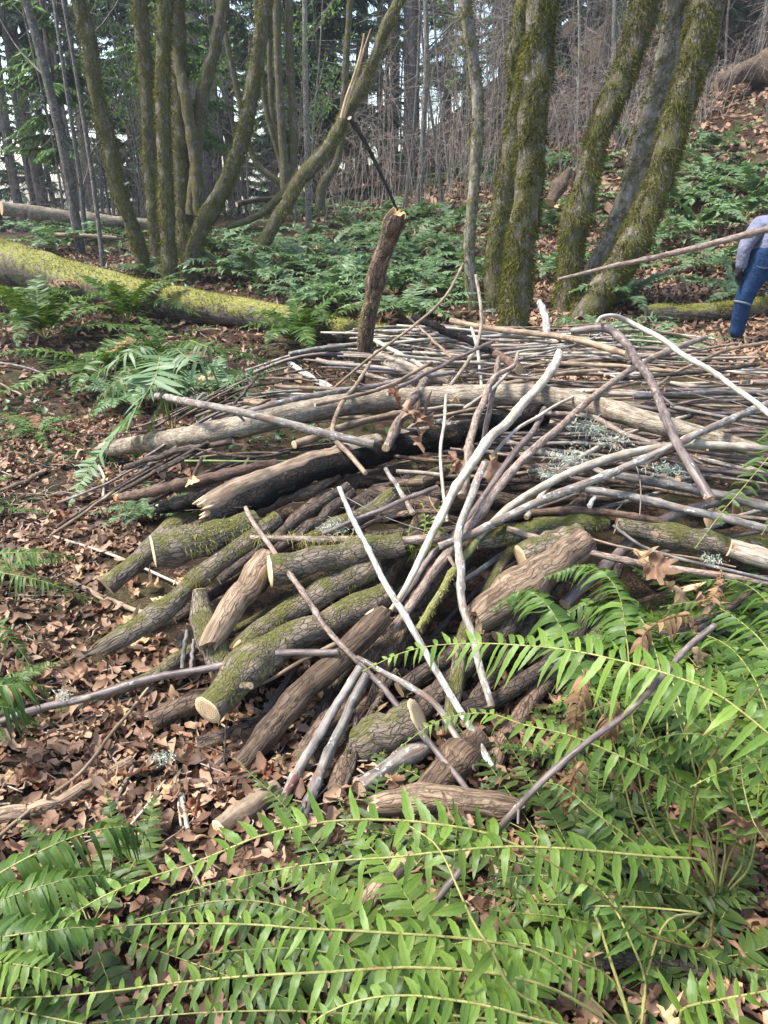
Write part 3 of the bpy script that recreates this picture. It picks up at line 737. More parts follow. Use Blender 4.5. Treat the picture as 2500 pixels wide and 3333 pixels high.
def maple(label, trace, y0, rpx, mat='maple', lean=0.0, moss=5000, mln=0.045, group=None, branches=(), seed=0, clump=0.45):
    """trace: pixel points from the top of the photo to the foot; y0: distance of the foot, lean: how much nearer (+) the top is"""
    tr = trace[::-1]
    ys = [q[1] for q in tr]
    span = max(1, ys[0] - ys[-1])
    foot = P(tr[0][0], tr[0][1], 0, pile=False) if y0 is None else None
    Y0 = foot[1] if foot is not None else y0
    pts = [PY(q[0], q[1], Y0 - lean * (ys[0] - q[1]) / span) for q in tr]
    pts = np.array(pts)
    gz = float(G(pts[0, 0], pts[0, 1]))
    root = pts[0].copy(); root[2] = min(root[2], gz) - 0.12
    dirn = pts[-1] - pts[-2]; dirn /= np.linalg.norm(dirn)
    up = [pts[-1] + dirn * k + np.array([0, 0, 0.08 * k * k]) for k in (0.9, 2.0, 3.4)]
    rr = list((0.80 if trace[-1][0] < 1000 else 0.90) * np.asarray(rpx, float)[::-1] * vdepth(pts[0]) / FPX)
    allp = np.vstack([root[None], pts, up])
    rs = np.interp(np.linspace(0, 1, len(pts)), np.linspace(0, 1, len(rr)), rr)
    rs = np.concatenate([[rs[0] * 1.18], rs, [rs[-1] * 0.9, rs[-1] * 0.75, rs[-1] * 0.55]])
    base = allp[0].copy()
    ge = Geo()
    p, rad, t, n, b = tube(ge, allp - base, rs, ns=18, step=0.05, bump=0.07, seed=seed, knots=4, bscale=1.6)
    g = np.random.default_rng(seed + 3)
    for k in range(5):             # bare limbs above the picture
        i = int(len(p) * g.uniform(0.86, 0.99)); a = g.uniform(0, 6.28); l = g.uniform(0.8, 1.8)
        q = np.array([p[i], p[i] + np.array([math.cos(a) * l * .5, math.sin(a) * l * .5, l * .6]), p[i] + np.array([math.cos(a) * l, math.sin(a) * l, l * 1.5])])
        tube(ge, q, (rad[i] * 0.4, 0.008), ns=6, step=0.25, bump=0.05, seed=k)
    for (tr2, r2) in branches:
        q = np.array([PY(a_, b_, Y0 - lean * (ys[0] - b_) / span + c_) for (a_, b_, c_) in tr2]) - base
        tube(ge, q, tuple(np.asarray(r2) * vdepth(pts[0]) / FPX), ns=12, step=0.06, bump=0.12, seed=seed + 5, bscale=1.4)
    tree = empty('mossy_maple', base, label, 'tree', group)
    kid(tree, obj('trunk', ge.mesh('trunk', [MB[mat], W_GREY])))
    if moss:
        lo = len(p) - int(3.6 / 0.05)
        kid(tree, obj('moss', moss_tufts(p[:lo], rad[:lo], t, n, b, int(moss * 1.7), mln * 1.1, seed, M_MOSS, w=0.009, clump=clump - 0.12)))
    return tree

maple('left leaning mossy maple stem, outermost of the clump behind the log', [(256, 0), (286, 113), (309, 286), (354, 452), (384, 603), (422, 716), (458, 825)], 12.0, [21, 24, 25, 26], lean=0.3, seed=1, moss=4500)
maple('straight mossy maple stem standing behind the front stem of the left clump', [(452, 0), (467, 150), (482, 339), (490, 527), (505, 716), (512, 790)], 12.8, [26, 27, 27, 28], seed=2, moss=4000)
maple('straight upright mossy maple stem at the front of the left clump', [(539, 0), (531, 188), (531, 377), (539, 603), (546, 753), (556, 905)], 11.4, [27, 26, 26, 28], seed=3, moss=5000)
maple('thick dark maple trunk with a forked side limb in the left clump', [(572, 0), (580, 226), (588, 452), (600, 716), (606, 800)], 12.4, [24, 28, 33, 36], seed=4, moss=4500,
      branches=[(((622, 700, -.15), (634, 560, -.1), (645, 430, 0), (662, 300, 0), (701, 150, 0), (727, 0, 0), (735, -80, 0)), (17, 20, 17)), (((652, 700, -.2), (640, 560, -.2), (606, 330, -.2), (575, 180, -.1)), (20, 18, 15))])
maple('curved mossy maple stem bowing out to the right of the left clump', [(867, 0), (844, 150), (814, 324), (784, 467), (731, 603), (672, 708), (637, 799), (626, 895)], 11.6, [28, 27, 27, 29, 32], lean=-0.3, seed=5, moss=5500)
maple('thin grey maple with patches of moss behind the leaning snag', [(1514, 0), (1521, 75), (1540, 188), (1555, 339), (1551, 490), (1540, 640), (1529, 753), (1529, 866), (1545, 1010)], None, [22, 20, 20, 19, 20], mat='maplebare', seed=6, moss=1800, clump=0.62)
maple('bulging mossy trunk at the left of the tight trunk pair', [(1712, 0), (1690, 110), (1677, 190), (1690, 301), (1672, 452), (1642, 640), (1619, 791), (1612, 940), (1622, 1010)], None, [20, 31, 28, 24, 27, 32, 36, 38], seed=7, moss=5000)
maple('thick mossy trunk at the right of the tight trunk pair', [(1762, 0), (1751, 150), (1740, 301), (1732, 452), (1721, 603), (1702, 753), (1687, 904), (1678, 1010), (1668, 1095)], None, [52, 47, 43, 43, 44, 46, 48], seed=8, moss=9000)
maple('mossy maple leaning right, first of the three leaning trunks', [(2101, 0), (2064, 150), (2003, 301), (1943, 452), (1905, 603), (1868, 753), (1853, 904), (1843, 1010)], None, [52, 44, 38, 37, 40], lean=-0.2, seed=9, moss=7000)
maple('bare barked maple leaning right between two mossier trunks', [(2207, 0), (2184, 150), (2147, 301), (2101, 452), (2049, 640), (2003, 753), (1951, 866), (1905, 985)], None, [36, 38, 40, 42, 42], lean=-0.3, mat='maplebare', seed=10, moss=3500, clump=0.6)
maple('thickest mossy maple leaning far right with a mossy collar high up', [(2300, 0), (2280, 110), (2265, 190), (2230, 301), (2184, 452), (2139, 603), (2079, 753), (2034, 844), (1973, 927), (1905, 1030)], None, [46, 54, 62, 50, 44, 44, 46, 50], lean=-0.2, seed=11, moss=9000)

# the bowed, splintered stem leaning out of the left clump
def bowed():
    tr = [(829, 845), (889, 738), (942, 648), (980, 580), (1070, 482), (1130, 369), (1190, 262), (1250, 105), (1305, -10), (1340, -90)]
    f = PY(829, 845, 11.6)
    pts = np.array([PY(a, b, f[1] - 0.15 * i * 0.5) for i, (a, b) in enumerate(tr)])
    sc = vdepth(f) / FPX; base = pts[0].copy()
    root = empty('mossy_maple', base, 'bowed mossy stem leaning right with a white splintered split', 'tree')
    ge = Geo()
    p, rad, t, n, b = tube(ge, pts - base, [20 * sc, 21 * sc, 22 * sc, 18 * sc, 15 * sc, 13 * sc], ns=14, step=0.05, bump=0.12, seed=20, bscale=1.4, knots=3)
    q = np.array([PY(a, bb, f[1] + 0.1) for a, bb in [(738, 738), (795, 722), (852, 693), (927, 625), (965, 590)]]) - base
    p2, r2, t2, n2, b2 = tube(ge, q, [9 * sc, 12 * sc, 14 * sc], ns=10, step=0.05, bump=0.12, seed=21)
    kid(root, obj('trunk', ge.mesh('trunk', [MB['maple'], W_GREY])))
    kid(root, obj('moss', moss_tufts(p, rad, t, n, b, 5000, 0.04, 22, M_MOSS_P, clump=0.4)))
    gs = Geo()
    for off, top in ((0, (1205, 100)), (-7, (1192, 112))):
        q = np.array([PY(a + off, bb, f[1] - 0.55) for a, bb in [(1118, 385), (1135, 320), (1160, 249), (1182, 170), top]]) - base
        tube(gs, q, [5 * sc, 5 * sc, 4 * sc, 2 * sc], ns=8, step=0.05, bump=0.2, seed=23 + off, jag=(0, 3))
    kid(root, obj('splintered_wood', gs.mesh('splintered_wood', [W_TAN, W_TAN])))
    gb = Geo()
    q = np.array([PY(a, bb, f[1] - 0.6 + 0.3 * k) for k, (a, bb) in enumerate([(1138, 384), (1190, 467), (1250, 588), (1290, 680), (1335, 800)])]) - base
    tube(gb, q, (7 * sc, 4 * sc), ns=6, step=0.08, bump=0.1, seed=25)
    kid(root, obj('branch', gb.mesh('branch', [MB['dark'], W_GREY])))
bowed()

# many-stemmed maple farther back
def stool(label, y0, stems, seed):
    f = P(935, 655, 0, pile=False); Y = y0 or f[1]; sc = Y / FPX * 1.0
    base = PY(935, 655, Y); base[2] = float(G(base[0], base[1]))
    root = empty('mossy_maple', base, label, 'tree'); 
    for k, (tr, r) in enumerate(stems):
        ge = Geo()
        tr = [(935, 700)] + tr[::-1] if k != 4 else tr[::-1]
        pts = np.array([PY(a, b, Y + 0.1 * k) for a, b in tr])
        d = pts[-1] - pts[-2]; pts = np.vstack([pts, pts[-1] + d / np.linalg.norm(d) * 2.5])
        tube(ge, pts - base, [r * 1.5 * sc, r * sc, r * 0.95 * sc, r * 0.85 * sc, r * 0.7 * sc], ns=9, step=0.12, bump=0.12, seed=seed + k)
        kid(root, obj('trunk', ge.mesh('trunk', [MB['maple'], W_GREY])))
stool('many stemmed dark mossy maple rising from one stool behind the bowed stem', 15.0, [
    ([(900, 0), (905, 200), (915, 400), (925, 520), (930, 630)], 12), ([(940, 0), (945, 250), (955, 420), (950, 520), (938, 610)], 12),
    ([(850, 200), (862, 330), (890, 450), (925, 560)], 8), ([(790, 380), (805, 450), (835, 530), (875, 570), (920, 605)], 9),
    ([(1120, 300), (1112, 420), (1100, 520), (1075, 565), (1050, 600), (1040, 680)], 11), ([(880, 0), (878, 200), (890, 400), (920, 570)], 8)], 30)

# ------------------------------------------------------------------ background forest
def conifer_proto(seed, h, r0, dead, boughs, zlow, bl, mat, curve=0.0):
    g = np.random.default_rng(seed); ge = Geo()
    zz = np.linspace(-0.3, h, 8)
    ctr = np.stack([curve * (zz / h) ** 2 * 2 + 0.04 * np.sin(zz), 0.05 * np.cos(zz * .7), zz], 1)
    tube(ge, ctr, np.linspace(r0, r0 * 0.35, 8), ns=10, step=0.7, bump=0.05, seed=seed)
    at = lambda z: np.array([np.interp(z, zz, ctr[:, 0]), np.interp(z, zz, ctr[:, 1]), z])
    for k in range(dead):
        z = g.uniform(1.2, h * 0.6); a = g.uniform(0, 6.28); l = g.uniform(0.4, 2.0)
        c = at(z); d = np.array([math.cos(a), math.sin(a), 0])
        tube(ge, [c, c + d * l * .5 + (0, 0, -.02 * l), c + d * l + (0, 0, g.uniform(-.45, .1) * l)], (0.018, 0.005), ns=4, step=l / 4, bump=0, seed=k, cap=(0, 0))
    cr = Geo()
    for k in range(boughs):
        z = zlow + (h - zlow) * (g.uniform(0, 1) ** 1.3); a = g.uniform(0, 6.28)
        l = bl * g.uniform(0.55, 1.1) * (1 - 0.55 * (z - zlow) / (h - zlow))
        c = at(z); d = np.array([math.cos(a), math.sin(a), 0]); sag = g.uniform(0.15, 0.5)
        q = np.linspace(0.08, 1, 42)
        pos = c + d[None] * (q * l)[:, None] + np.array([0, 0, 1.0]) * (0.12 * l * q - sag * l * q * q)[:, None]
        pos = np.repeat(pos, 2, 0); sgn = np.tile([1, -1], len(q))
        sd_ = np.cross(d, (0, 0, 1))
        dd = sd_[None] * (sgn * g.uniform(0.5, 1.1, len(sgn)))[:, None] + d[None] * 0.7 + g.normal(0, 0.25, (len(sgn), 3)) + np.array([0, 0, -0.2])
        ll = 0.34 * (1.15 - np.repeat(q, 2)) * l / 1.6 + 0.07
        leaflets(cr, pos, dd, g.normal(0, 0.35, (len(sgn), 3)) + np.array([0, 0, 1]), ll, ll * 0.30, 0.35, K=2, fold=0.1, g=g, serr=0.25, lv=np.clip(g.normal(0.5, 0.22) + g.normal(0, 0.12, len(sgn)), 0, 1))
        tube(ge, [c, c + d * l * .5 + (0, 0, .06 * l - .25 * sag * l), c + d * l + (0, 0, .12 * l - sag * l)], (0.02, 0.004), ns=4, step=l / 4, bump=0, seed=k, cap=(0, 0))
    return ge.mesh('trunk', [MB['conifer'], W_GREY]), (cr.mesh('crown', [mat]) if boughs else None)

CON = [conifer_proto(41, 19, 0.26, 46, 70, 6.0, 2.4, M_NEEDLE), conifer_proto(42, 17, 0.20, 60, 46, 7.0, 2.0, M_NEEDLE, 0.3), conifer_proto(43, 16, 0.22, 14, 120, 1.4, 2.6, M_NEEDLE),
       conifer_proto(44, 13, 0.13, 34, 26, 5.0, 1.6, M_NEEDLE, -0.2), conifer_proto(45, 15, 0.18, 10, 110, 1.2, 2.4, M_NEEDLE), conifer_proto(46, 11, 0.11, 6, 64, 2.4, 2.0, M_NEEDLE_LT)]

def conifer(i, x, y, label, group=None, rot=0.0, sc=1.0, tilt=0.0):
    z = float(G(x, y))
    t = empty('conifer', (x, y, z), label, 'tree', group)
    t.rotation_euler = (tilt, tilt * 0.5, rot); t.scale = (sc, sc, sc)
    kid(t, obj('trunk', CON[i][0]))
    if CON[i][1]: kid(t, obj('crown', CON[i][1]))

def sapling_proto(seed, h, r0, nb, leaves=0):
    g = np.random.default_rng(seed); ge = Geo()
    zz = np.linspace(-0.2, h, 7); b = g.normal(0, 0.5)
    ctr = np.stack([b * (zz / h) ** 2 + 0.10 * np.sin(zz * .9 + seed), 0.1 * np.sin(zz * 0.6), zz], 1)
    tube(ge, ctr, np.linspace(r0, r0 * 0.3, 7), ns=8, step=0.4, bump=0.06, seed=seed)
    lf = Geo()
    for k in range(nb):
        z = g.uniform(1.0, h * 0.95); a = g.uniform(0, 6.28); l = g.uniform(0.5, 1.8)
        c = np.array([np.interp(z, zz, ctr[:, 0]), np.interp(z, zz, ctr[:, 1]), z]); d = np.array([math.cos(a), math.sin(a), 0])
        q = np.array([c, c + d * l * .45 + (0, 0, .4 * l), c + d * l * .8 + (0, 0, 1.0 * l)])
        tube(ge, q, (r0 * 0.3, 0.004), ns=4, step=l / 5, bump=0, seed=k, cap=(0, 0))
        for m in range(3):
            s = g.uniform(0.3, 0.9); e = q[0] * (1 - s) + q[2] * s; d2 = g.normal(0, 1, 3); d2[2] = abs(d2[2])
            tube(ge, [e, e + d2 * 0.2 * l, e + d2 * 0.35 * l + (0, 0, .08)], (0.006, 0.002), ns=3, step=l / 6, bump=0, seed=m, cap=(0, 0))
            if leaves:
                n = leaves; pos = e + d2[None] * g.uniform(0, 0.4, n)[:, None] * l + g.normal(0, 0.10, (n, 3))
                leaflets(lf, pos, g.normal(0, 1, (n, 3)), g.normal(0, 0.6, (n, 3)) + np.array([0, 0, 1]), g.uniform(0.05, 0.10, n), g.uniform(0.03, 0.05, n), 0.2, K=2, fold=0.1, shape='leaf', g=g)
    return ge.mesh('trunk', [MB['alder'], W_GREY]), (lf.mesh('foliage', [M_NEWLEAF]) if leaves else None)
SAP = [sapling_proto(61, 9, 0.055, 12), sapling_proto(62, 11, 0.085, 14), sapling_proto(63, 8, 0.035, 9), sapling_proto(64, 5, 0.03, 12, 18), sapling_proto(65, 10, 0.07, 10)]
def sapling(i, x, y, label, group=None, rot=0.0, sc=1.0, tilt=(0, 0)):
    t = empty('bare_sapling' if i != 3 else 'leafy_sapling', (x, y, float(G(x, y))), label, 'tree', group)
    t.rotation_euler = (tilt[0], tilt[1], rot); t.scale = (sc, sc, sc)
    kid(t, obj('trunk', SAP[i][0]))
    if SAP[i][1]: kid(t, obj('foliage', SAP[i][1]))

def shrub_proto(seed, n, h, spread, r=0.008, twigs=5):
    g = np.random.default_rng(seed); ge = Geo()
    for k in range(n):
        a = g.uniform(0, 6.28); b0 = g.normal(0, 0.35, 2); l = h * g.uniform(0.5, 1.1); s = spread * g.uniform(0.2, 1.0)
        dx, dy = math.cos(a) * s, math.sin(a) * s; sag = g.uniform(-0.1, 0.7)
        q = np.array([[b0[0], b0[1], 0], [b0[0] + dx * .3, b0[1] + dy * .3, l * .5], [b0[0] + dx * .7, b0[1] + dy * .7, l * (0.9 - .2 * sag)], [b0[0] + dx * 1.2, b0[1] + dy * 1.2, l * (1.05 - .7 * sag)]])
        tube(ge, q, (r, r * 0.3), ns=4, step=l / 8, bump=0, seed=k, cap=(0, 0), wob=2.0)
        for m in range(twigs):
            s_ = g.uniform(0.3, 1.0); e = np.array([np.interp(s_ * 3, range(4), q[:, i]) for i in range(3)]); d2 = g.normal(0, 1, 3); d2 /= np.linalg.norm(d2)
            tube(ge, [e, e + d2 * .15 * l, e + d2 * .28 * l + g.normal(0, .05, 3)], (r * .45, r * .15), ns=3, step=l / 12, bump=0, seed=m, cap=(0, 0))
    return ge.mesh('bare_shrub', [MB['twig'], W_GREY])
SHR = [shrub_proto(71, 26, 3.2, 1.4), shrub_proto(72, 34, 2.4, 1.6), shrub_proto(73, 20, 3.8, 1.0, 0.011), shrub_proto(74, 16, 1.5, 0.9, 0.006), shrub_proto(75, 22, 6.5, 1.6, 0.014, 9), shrub_proto(76, 18, 8.0, 1.2, 0.018, 9)]
def shrub(i, x, y, label, group=None, rot=0.0, sc=1.0):
    o = obj('bare_shrub', SHR[i], label=label, cat='shrub', group=group, loc=(x, y, float(G(x, y)) - 0.03))
    o.rotation_euler = (0, 0, rot); o.scale = (sc, sc, sc)

def X(px, y): return (px - 1250) / FPX * y * 1.07      # sideways place of a far thing
FG = 'dark conifer trunks of the background forest'
g_ = np.random.default_rng(99)
for (px, y, i, sc, tl) in [(55, 20, 0, 1.2, 0.05), (150, 27, 1, 1.2, 0.0), (225, 24, 3, 1.1, 0.02), (285, 30, 0, 1.1, 0.03), (385, 24, 1, 1.25, 0.03), (430, 34, 0, 1.0, 0.0), (760, 23, 1, 1.1, -0.02), (745, 33, 0, 1.1, 0.0), (1050, 27, 1, 1.1, 0.0), (1090, 35, 0, 1.1, 0.0), (1318, 24, 1, 1.1, -0.02), (1480, 25, 3, 1.3, -0.03),
    (2330, 22, 0, 0.9, 0.0), (2460, 26, 0, 1.0, 0.0), (2150, 30, 1, 1.1, 0), (2040, 26, 3, 1.1, 0.0), (-80, 24, 0, 1.1, 0), (2620, 24, 1, 1, 0), (1600, 27, 1, 1.1, 0.0), (1830, 28, 1, 1.0, 0.0), (1190, 30, 0, 1.0, 0)]:
    conifer(i, X(px, y), y, 'tall dark conifer trunk standing in the background forest', FG, g_.uniform(0, 6.28), sc, tl)
for k in range(44):
    y = 24 + 32 * g_.uniform(0, 1) ** 1.1; px = g_.uniform(-450, 2950)
    if px < 520 and g_.uniform() < 0.72: continue
    if 1150 < px < 1450 and g_.uniform() < 0.4: continue
    conifer(int(g_.choice([0, 1, 1, 2, 3, 4])), X(px, y), y, 'tall dark conifer trunk standing in the background forest', FG, g_.uniform(0, 6.28), g_.uniform(0.8, 1.25), g_.normal(0, 0.025))
for (px, y, i, sc) in [(215, 33, 2, 0.6), (95, 34, 2, 0.7), (320, 38, 4, 0.8), (560, 33, 4, 0.8), (430, 46, 2, .8), (830, 30, 4, 0.9), (1000, 33, 2, 0.9), (1240, 40, 4, 1.0), (1420, 44, 2, 1.0), (1700, 40, 2, 1.0), (2250, 34, 4, 1.0), (1950, 42, 2, 1.0), (2500, 38, 2, 1.0), (1120, 50, 4, 1.0), (1560, 54, 4, 1.2), (1850, 52, 2, 1.2)]:
    conifer(i, X(px, y), y, 'dark green conifer with boughs reaching down among the bare trunks', 'bushy conifers of the background forest', g_.uniform(0, 6.28), sc)
for (px, y, sc) in [(690, 17.5, 0.75), (640, 25, 1.0), (375, 18, 0.7), (500, 27, 0.9), (1000, 26, 0.9)]:
    conifer(5, X(px, y), y, 'bright green hemlock with drooping boughs behind the left maple stems', 'bright hemlocks behind the left maples', g_.uniform(0, 6.28), sc)
SG = 'thin bare saplings in front of the forest'
for k in range(58):
    y = g_.uniform(14, 30); px = g_.uniform(-150, 2650)
    if 1900 < px and y < 18: continue
    sapling(int(g_.choice([0, 1, 2, 4])), X(px, y), y, 'thin bare sapling standing in front of the background forest', SG, g_.uniform(0, 6.28), g_.uniform(0.7, 1.15), (g_.normal(0, 0.06), g_.normal(0, 0.09)))
for (px, y, sc) in [(660, 19, 0.9), (980, 24, 1.0), (1010, 30, 1.2), (1400, 32, 1.2), (760, 27, 1.1), (1330, 26, 1.0), (1560, 30, 1.1), (1180, 34, 1.3), (430, 26, 1.0), (720, 16.5, 0.8), (1010, 18, 0.9), (1060, 21, 1.1), (560, 22, 1.2), (1450, 22, 1.0), (1640, 26, 1.2), (1880, 24, 1.0), (270, 21, 0.8), (880, 20, 0.9)]:
    sapling(3, X(px, y), y, 'young sapling with fresh light green leaves among the bare trunks', 'leafy saplings at the forest edge', g_.uniform(0, 6.28), sc)
sapling(2, X(70, 13), 13, 'pale crooked bare sapling close to the left edge', None, 0.4, 0.9, (0, -0.05))
sapling(0, X(15, 11), 11.0, 'dark thin bare stem leaning right at the left edge', None, 2.0, 0.75, (0, 0.14))
sapling(2, X(432, 12.5), 12.5, 'slim pale sapling just left of the left maple clump', None, 1.0, 1.1, (0, 0.0))
for (px, y, i, sc, r_) in [(1330, 17, 0, 1, 0), (1450, 19, 1, 1, 1), (1230, 20, 2, 1, 2), (1120, 19, 1, 1, 3), (1020, 21, 0, 1, 4), (1590, 18, 2, 1, 5), (1800, 17, 0, 1, 0.5), (1900, 19, 1, 1, 1.5), (2020, 18, 2, 0.9, 2.5), (1740, 22, 1, 1.2, 3.5), (860, 22, 1, 1, 4.5), (700, 21, 0, 1, 5.5), (560, 21, 1, 1, 0.2), (330, 20, 1, .8, 1.2), (80, 19, 1, .8, 3.2), (-30, 20, 2, 1, 4.2), (440, 22, 2, 1, 5.2), (1380, 25, 2, 1.2, 1), (1550, 25, 0, 1.2, 2), (1250, 27, 1, 1.3, 3), (960, 27, 2, 1.2, 4), (1660, 21, 1, 1, 0.7), (1960, 24, 0, 1.2, 1.7), (2120, 20, 1, 0.9, 2.7), (2250, 22, 2, 0.9, 3.7), (2420, 21, 0, 0.9, 4.7), (2200, 25, 0, 1, 5.7), (1500, 29, 1, 1.5, 1.9), (1100, 31, 0, 1.5, 2.9), (700, 29, 1, 1.4, 3.9), (1850, 27, 2, 1.3, 0.9)]:
    shrub(i, X(px, y), y, 'tangle of bare grey brown stems under the forest edge', 'bare shrubs under the forest edge', r_, sc)
shrub(3, *P(300, 770, 0, False)[:2], 'small bare grey shrub between the pale log and the left maple', None, 0.3, 0.7)
shrub(3, *P(130, 800, 0, False)[:2], 'low bare twiggy shrub behind the left end of the mossy log', None, 2.3, 0.55)
for k, (px, y) in enumerate([(1150, 62), (2000, 60), (2900, 55), (1560, 66), (2350, 56), (950, 60), (1750, 58)]):
    conifer([2, 4][k % 2], X(px, y), y, 'dark green conifer with boughs reaching down among the bare trunks', 'bushy conifers of the background forest', k, 1.0)

for k in range(9):
    y = g_.uniform(19, 30); px = [g_.uniform(560, 2250), g_.uniform(650, 1500), g_.uniform(-50, 2500)][k % 3]
    shrub(4 + k % 2, X(px, y), y, 'tall tangle of thin bare stems and twigs at the forest edge', 'tall bare thickets at the forest edge', g_.uniform(0, 6.28), g_.uniform(0.7, 1.1))
# ------------------------------------------------------------------ fallen logs
def lying(name, label, px_pts, rpx, mat, ns=20, moss=None, mcount=0, mln=0.03, seed=0, lift=None, cat='log', capmat=None, jag=(0, 0), pile=False, bump=0.08, knots=2, step=None, dist=None, upz=-0.05, clump=0.35, w=0.006, kid_name='moss'):
    pts = []
    for i, q in enumerate(px_pts):
        p0 = P(q[0], q[1], 0, pile) if dist is None else PY(q[0], q[1], dist[i])
        rad = (np.interp(i / max(1, len(px_pts) - 1), np.linspace(0, 1, len(rpx)), rpx)) * vdepth(p0) / FPX
        if dist is None:
            p0 = P(q[0], q[1], (rad * 0.8 if lift is None else lift), pile)
        pts.append((p0, rad))
    c = np.array([a for a, _ in pts]); r = [b for _, b in pts]
    base = c[len(c) // 2].copy()
    ge = Geo()
    p, rad, t, n, b = tube(ge, c - base, r, ns=ns, step=step or max(0.03, np.mean(r) * 0.35), bump=bump, seed=seed, knots=knots, jag=jag)
    o = obj(name, ge.mesh(name, [MB[mat], capmat or W_TAN]), label=label, cat=cat, loc=base)
    if mcount:
        kid(o, obj(kid_name, moss_tufts(p, rad, t, n, b, mcount, mln, seed + 1, moss or M_MOSS, allround=False, upz=upz, clump=clump, w=w)))
    return o
lying('fallen_log', 'huge fallen log covered in bright yellow green moss behind the ferns', [(-260, 770), (0, 845), (250, 915), (482, 970), (814, 1022), (1150, 1082), (1420, 1125)], [66, 66, 62, 58, 52, 42, 34], 'fallen', ns=28, moss=M_MOSS_Y, mcount=26000, mln=0.035, seed=51, knots=0, upz=0.12, clump=0.15, w=0.008)
lying('fallen_log', 'smooth pale bare log lying far back at the left edge', [(5, 678), (150, 697), (300, 714), (500, 730)], [21, 20, 18, 15], 'pale', seed=52, dist=[15.5, 16, 16.4, 16.8])
lying('fallen_log', 'mossy fallen log lying behind the legs of the person', [(2100, 1022), (2300, 1018), (2450, 1000), (2640, 985)], [26, 28, 30, 32], 'fallen', moss=M_MOSS_Y, mcount=6000, mln=0.03, seed=53, upz=0.15, clump=0.2)
lying('fallen_log', 'slim dark log lying on the slope below the many stemmed maple', [(1050, 637), (1130, 622), (1230, 605)], [9, 9, 7], 'dark', seed=54, dist=[19.5, 20, 20.5])
lying('fallen_log', 'thin dark log lying behind the foot of the left maples', [(770, 665), (840, 650), (920, 645)], [8, 8, 7], 'dark', seed=55, dist=[16, 16.3, 16.6])
lying('rotten_stump', 'rotten mossy stump leaning on the leafy slope between the trunks', [(1790, 660), (1812, 620), (1850, 560)], [18, 20, 12], 'brown', moss=M_MOSS, mcount=300, seed=56, cat='stump', jag=(0, 1.5), knots=3, dist=[11.6, 11.7, 11.9])
lying('branch', 'short thin moss covered branch on the ground at the left edge', [(-60, 1345), (60, 1372), (165, 1405)], [17, 16, 9], 'mossy', moss=M_MOSS, mcount=1500, mln=0.02, seed=57, cat='branch')
lying('branch', 'pale broken branch lying on the slope behind the mossy log', [(180, 765), (270, 768), (380, 775)], [7, 7, 6], 'tan', seed=58, cat='branch', dist=[14, 14, 14.2])
lying('earth_bank', 'dark bank of earth and roots under the trees at the top right', [(2330, 275), (2420, 235), (2560, 215), (2700, 210)], [20, 32, 42, 42], 'brown', seed=59, cat='bank', dist=[21, 21, 21.5, 22], bump=0.25)

# ------------------------------------------------------------------ the brush pile
SEED = [100]
def parse(s): return [tuple(float(v) for v in q.split(',')) for q in s.split()]

def stick(label, mat, r, lift, trace, cap='W_TAN', jag=(0, 0), kind='stick', pile=True, group=None, ns=None, knots=None, bump=0.06, wob=0.25, stubs=0, parts=(), cat=None, dist=None, moss=None, cut=None):
    """r: radii in photo pixels along the trace; lift: centre height above the pile (m), one value or one per end"""
    SEED[0] += 1; sd_ = SEED[0]
    tr = parse(trace)
    lf = np.interp(np.linspace(0, 1, len(tr)), np.linspace(0, 1, len(np.atleast_1d(lift))), np.atleast_1d(lift))
    pts = np.array([P(q[0], q[1], lf[i], pile) if dist is None else PY(q[0], q[1], np.interp(i / (len(tr) - 1), np.linspace(0, 1, len(dist)), dist)) for i, q in enumerate(tr)])
    rp = np.atleast_1d(np.asarray(r, float)); rp = np.interp(np.linspace(0, 1, len(tr)), np.linspace(0, 1, len(rp)), rp) * (0.97 if kind == 'log' else 0.80)
    rr = [rp[i] * vdepth(pts[i]) / FPX for i in range(len(tr))]
    # measure radii along true length
    s = np.concatenate([[0], np.cumsum(np.linalg.norm(np.diff(pts, axis=0), axis=1))])
    rr = np.interp(np.linspace(0, s[-1], 12), s, rr)
    base = pts[len(pts) // 2].copy()
    ge = Geo(); rm = float(np.mean(rr))
    ns = ns or (20 if rm > 0.03 else 12 if rm > 0.012 else 8)
    L = s[-1]
    p, rad, t, n, b = tube(ge, pts - base, rr, ns=ns, step=max(0.008, min(0.03, rm * 0.9)), bump=bump, seed=sd_, jag=jag, knots=knots if knots is not None else (2 if kind == 'log' else int(2 + L * 2.5)), wob=wob, bscale=2.0 if kind == 'log' else 1.2, cap=(0 if cut in (0, 2) else 1, 0 if cut in (1, 2) else 1))
    g = np.random.default_rng(sd_)
    for k in range(stubs):
        i = int(g.uniform(0.15, 0.9) * len(p)); a = g.uniform(0, 6.28)
        d = n[i] * math.cos(a) + b[i] * math.sin(a) + t[i] * 0.6
        l = rad[i] * g.uniform(2.2, 4.5)
        tube(ge, [p[i], p[i] + d * l * .5, p[i] + d * l], (rad[i] * 0.5, rad[i] * 0.32), ns=7, step=l / 4, bump=0.05, seed=k)
    o = obj(kind, ge.mesh(kind, [MB[mat], globals()[cap]]), label=label, cat=cat or kind, group=group, loc=base)
    if cut is not None:
        for e in ([0, 1] if cut == 2 else [cut]):
            kid(o, obj('cut_end', cut_disc(p, rad, t, n, b, e, ns, globals()[cap])))
    for pr in parts: pr(o, p, rad, t, n, b, sd_)
    if moss:
        cnt, ln, mt = moss
        kid(o, obj('moss', moss_tufts(p, rad, t, n, b, cnt, ln, sd_, mt, allround=False, upz=-0.25, clump=0.5, w=0.0028, hang=1.2)))
    return o

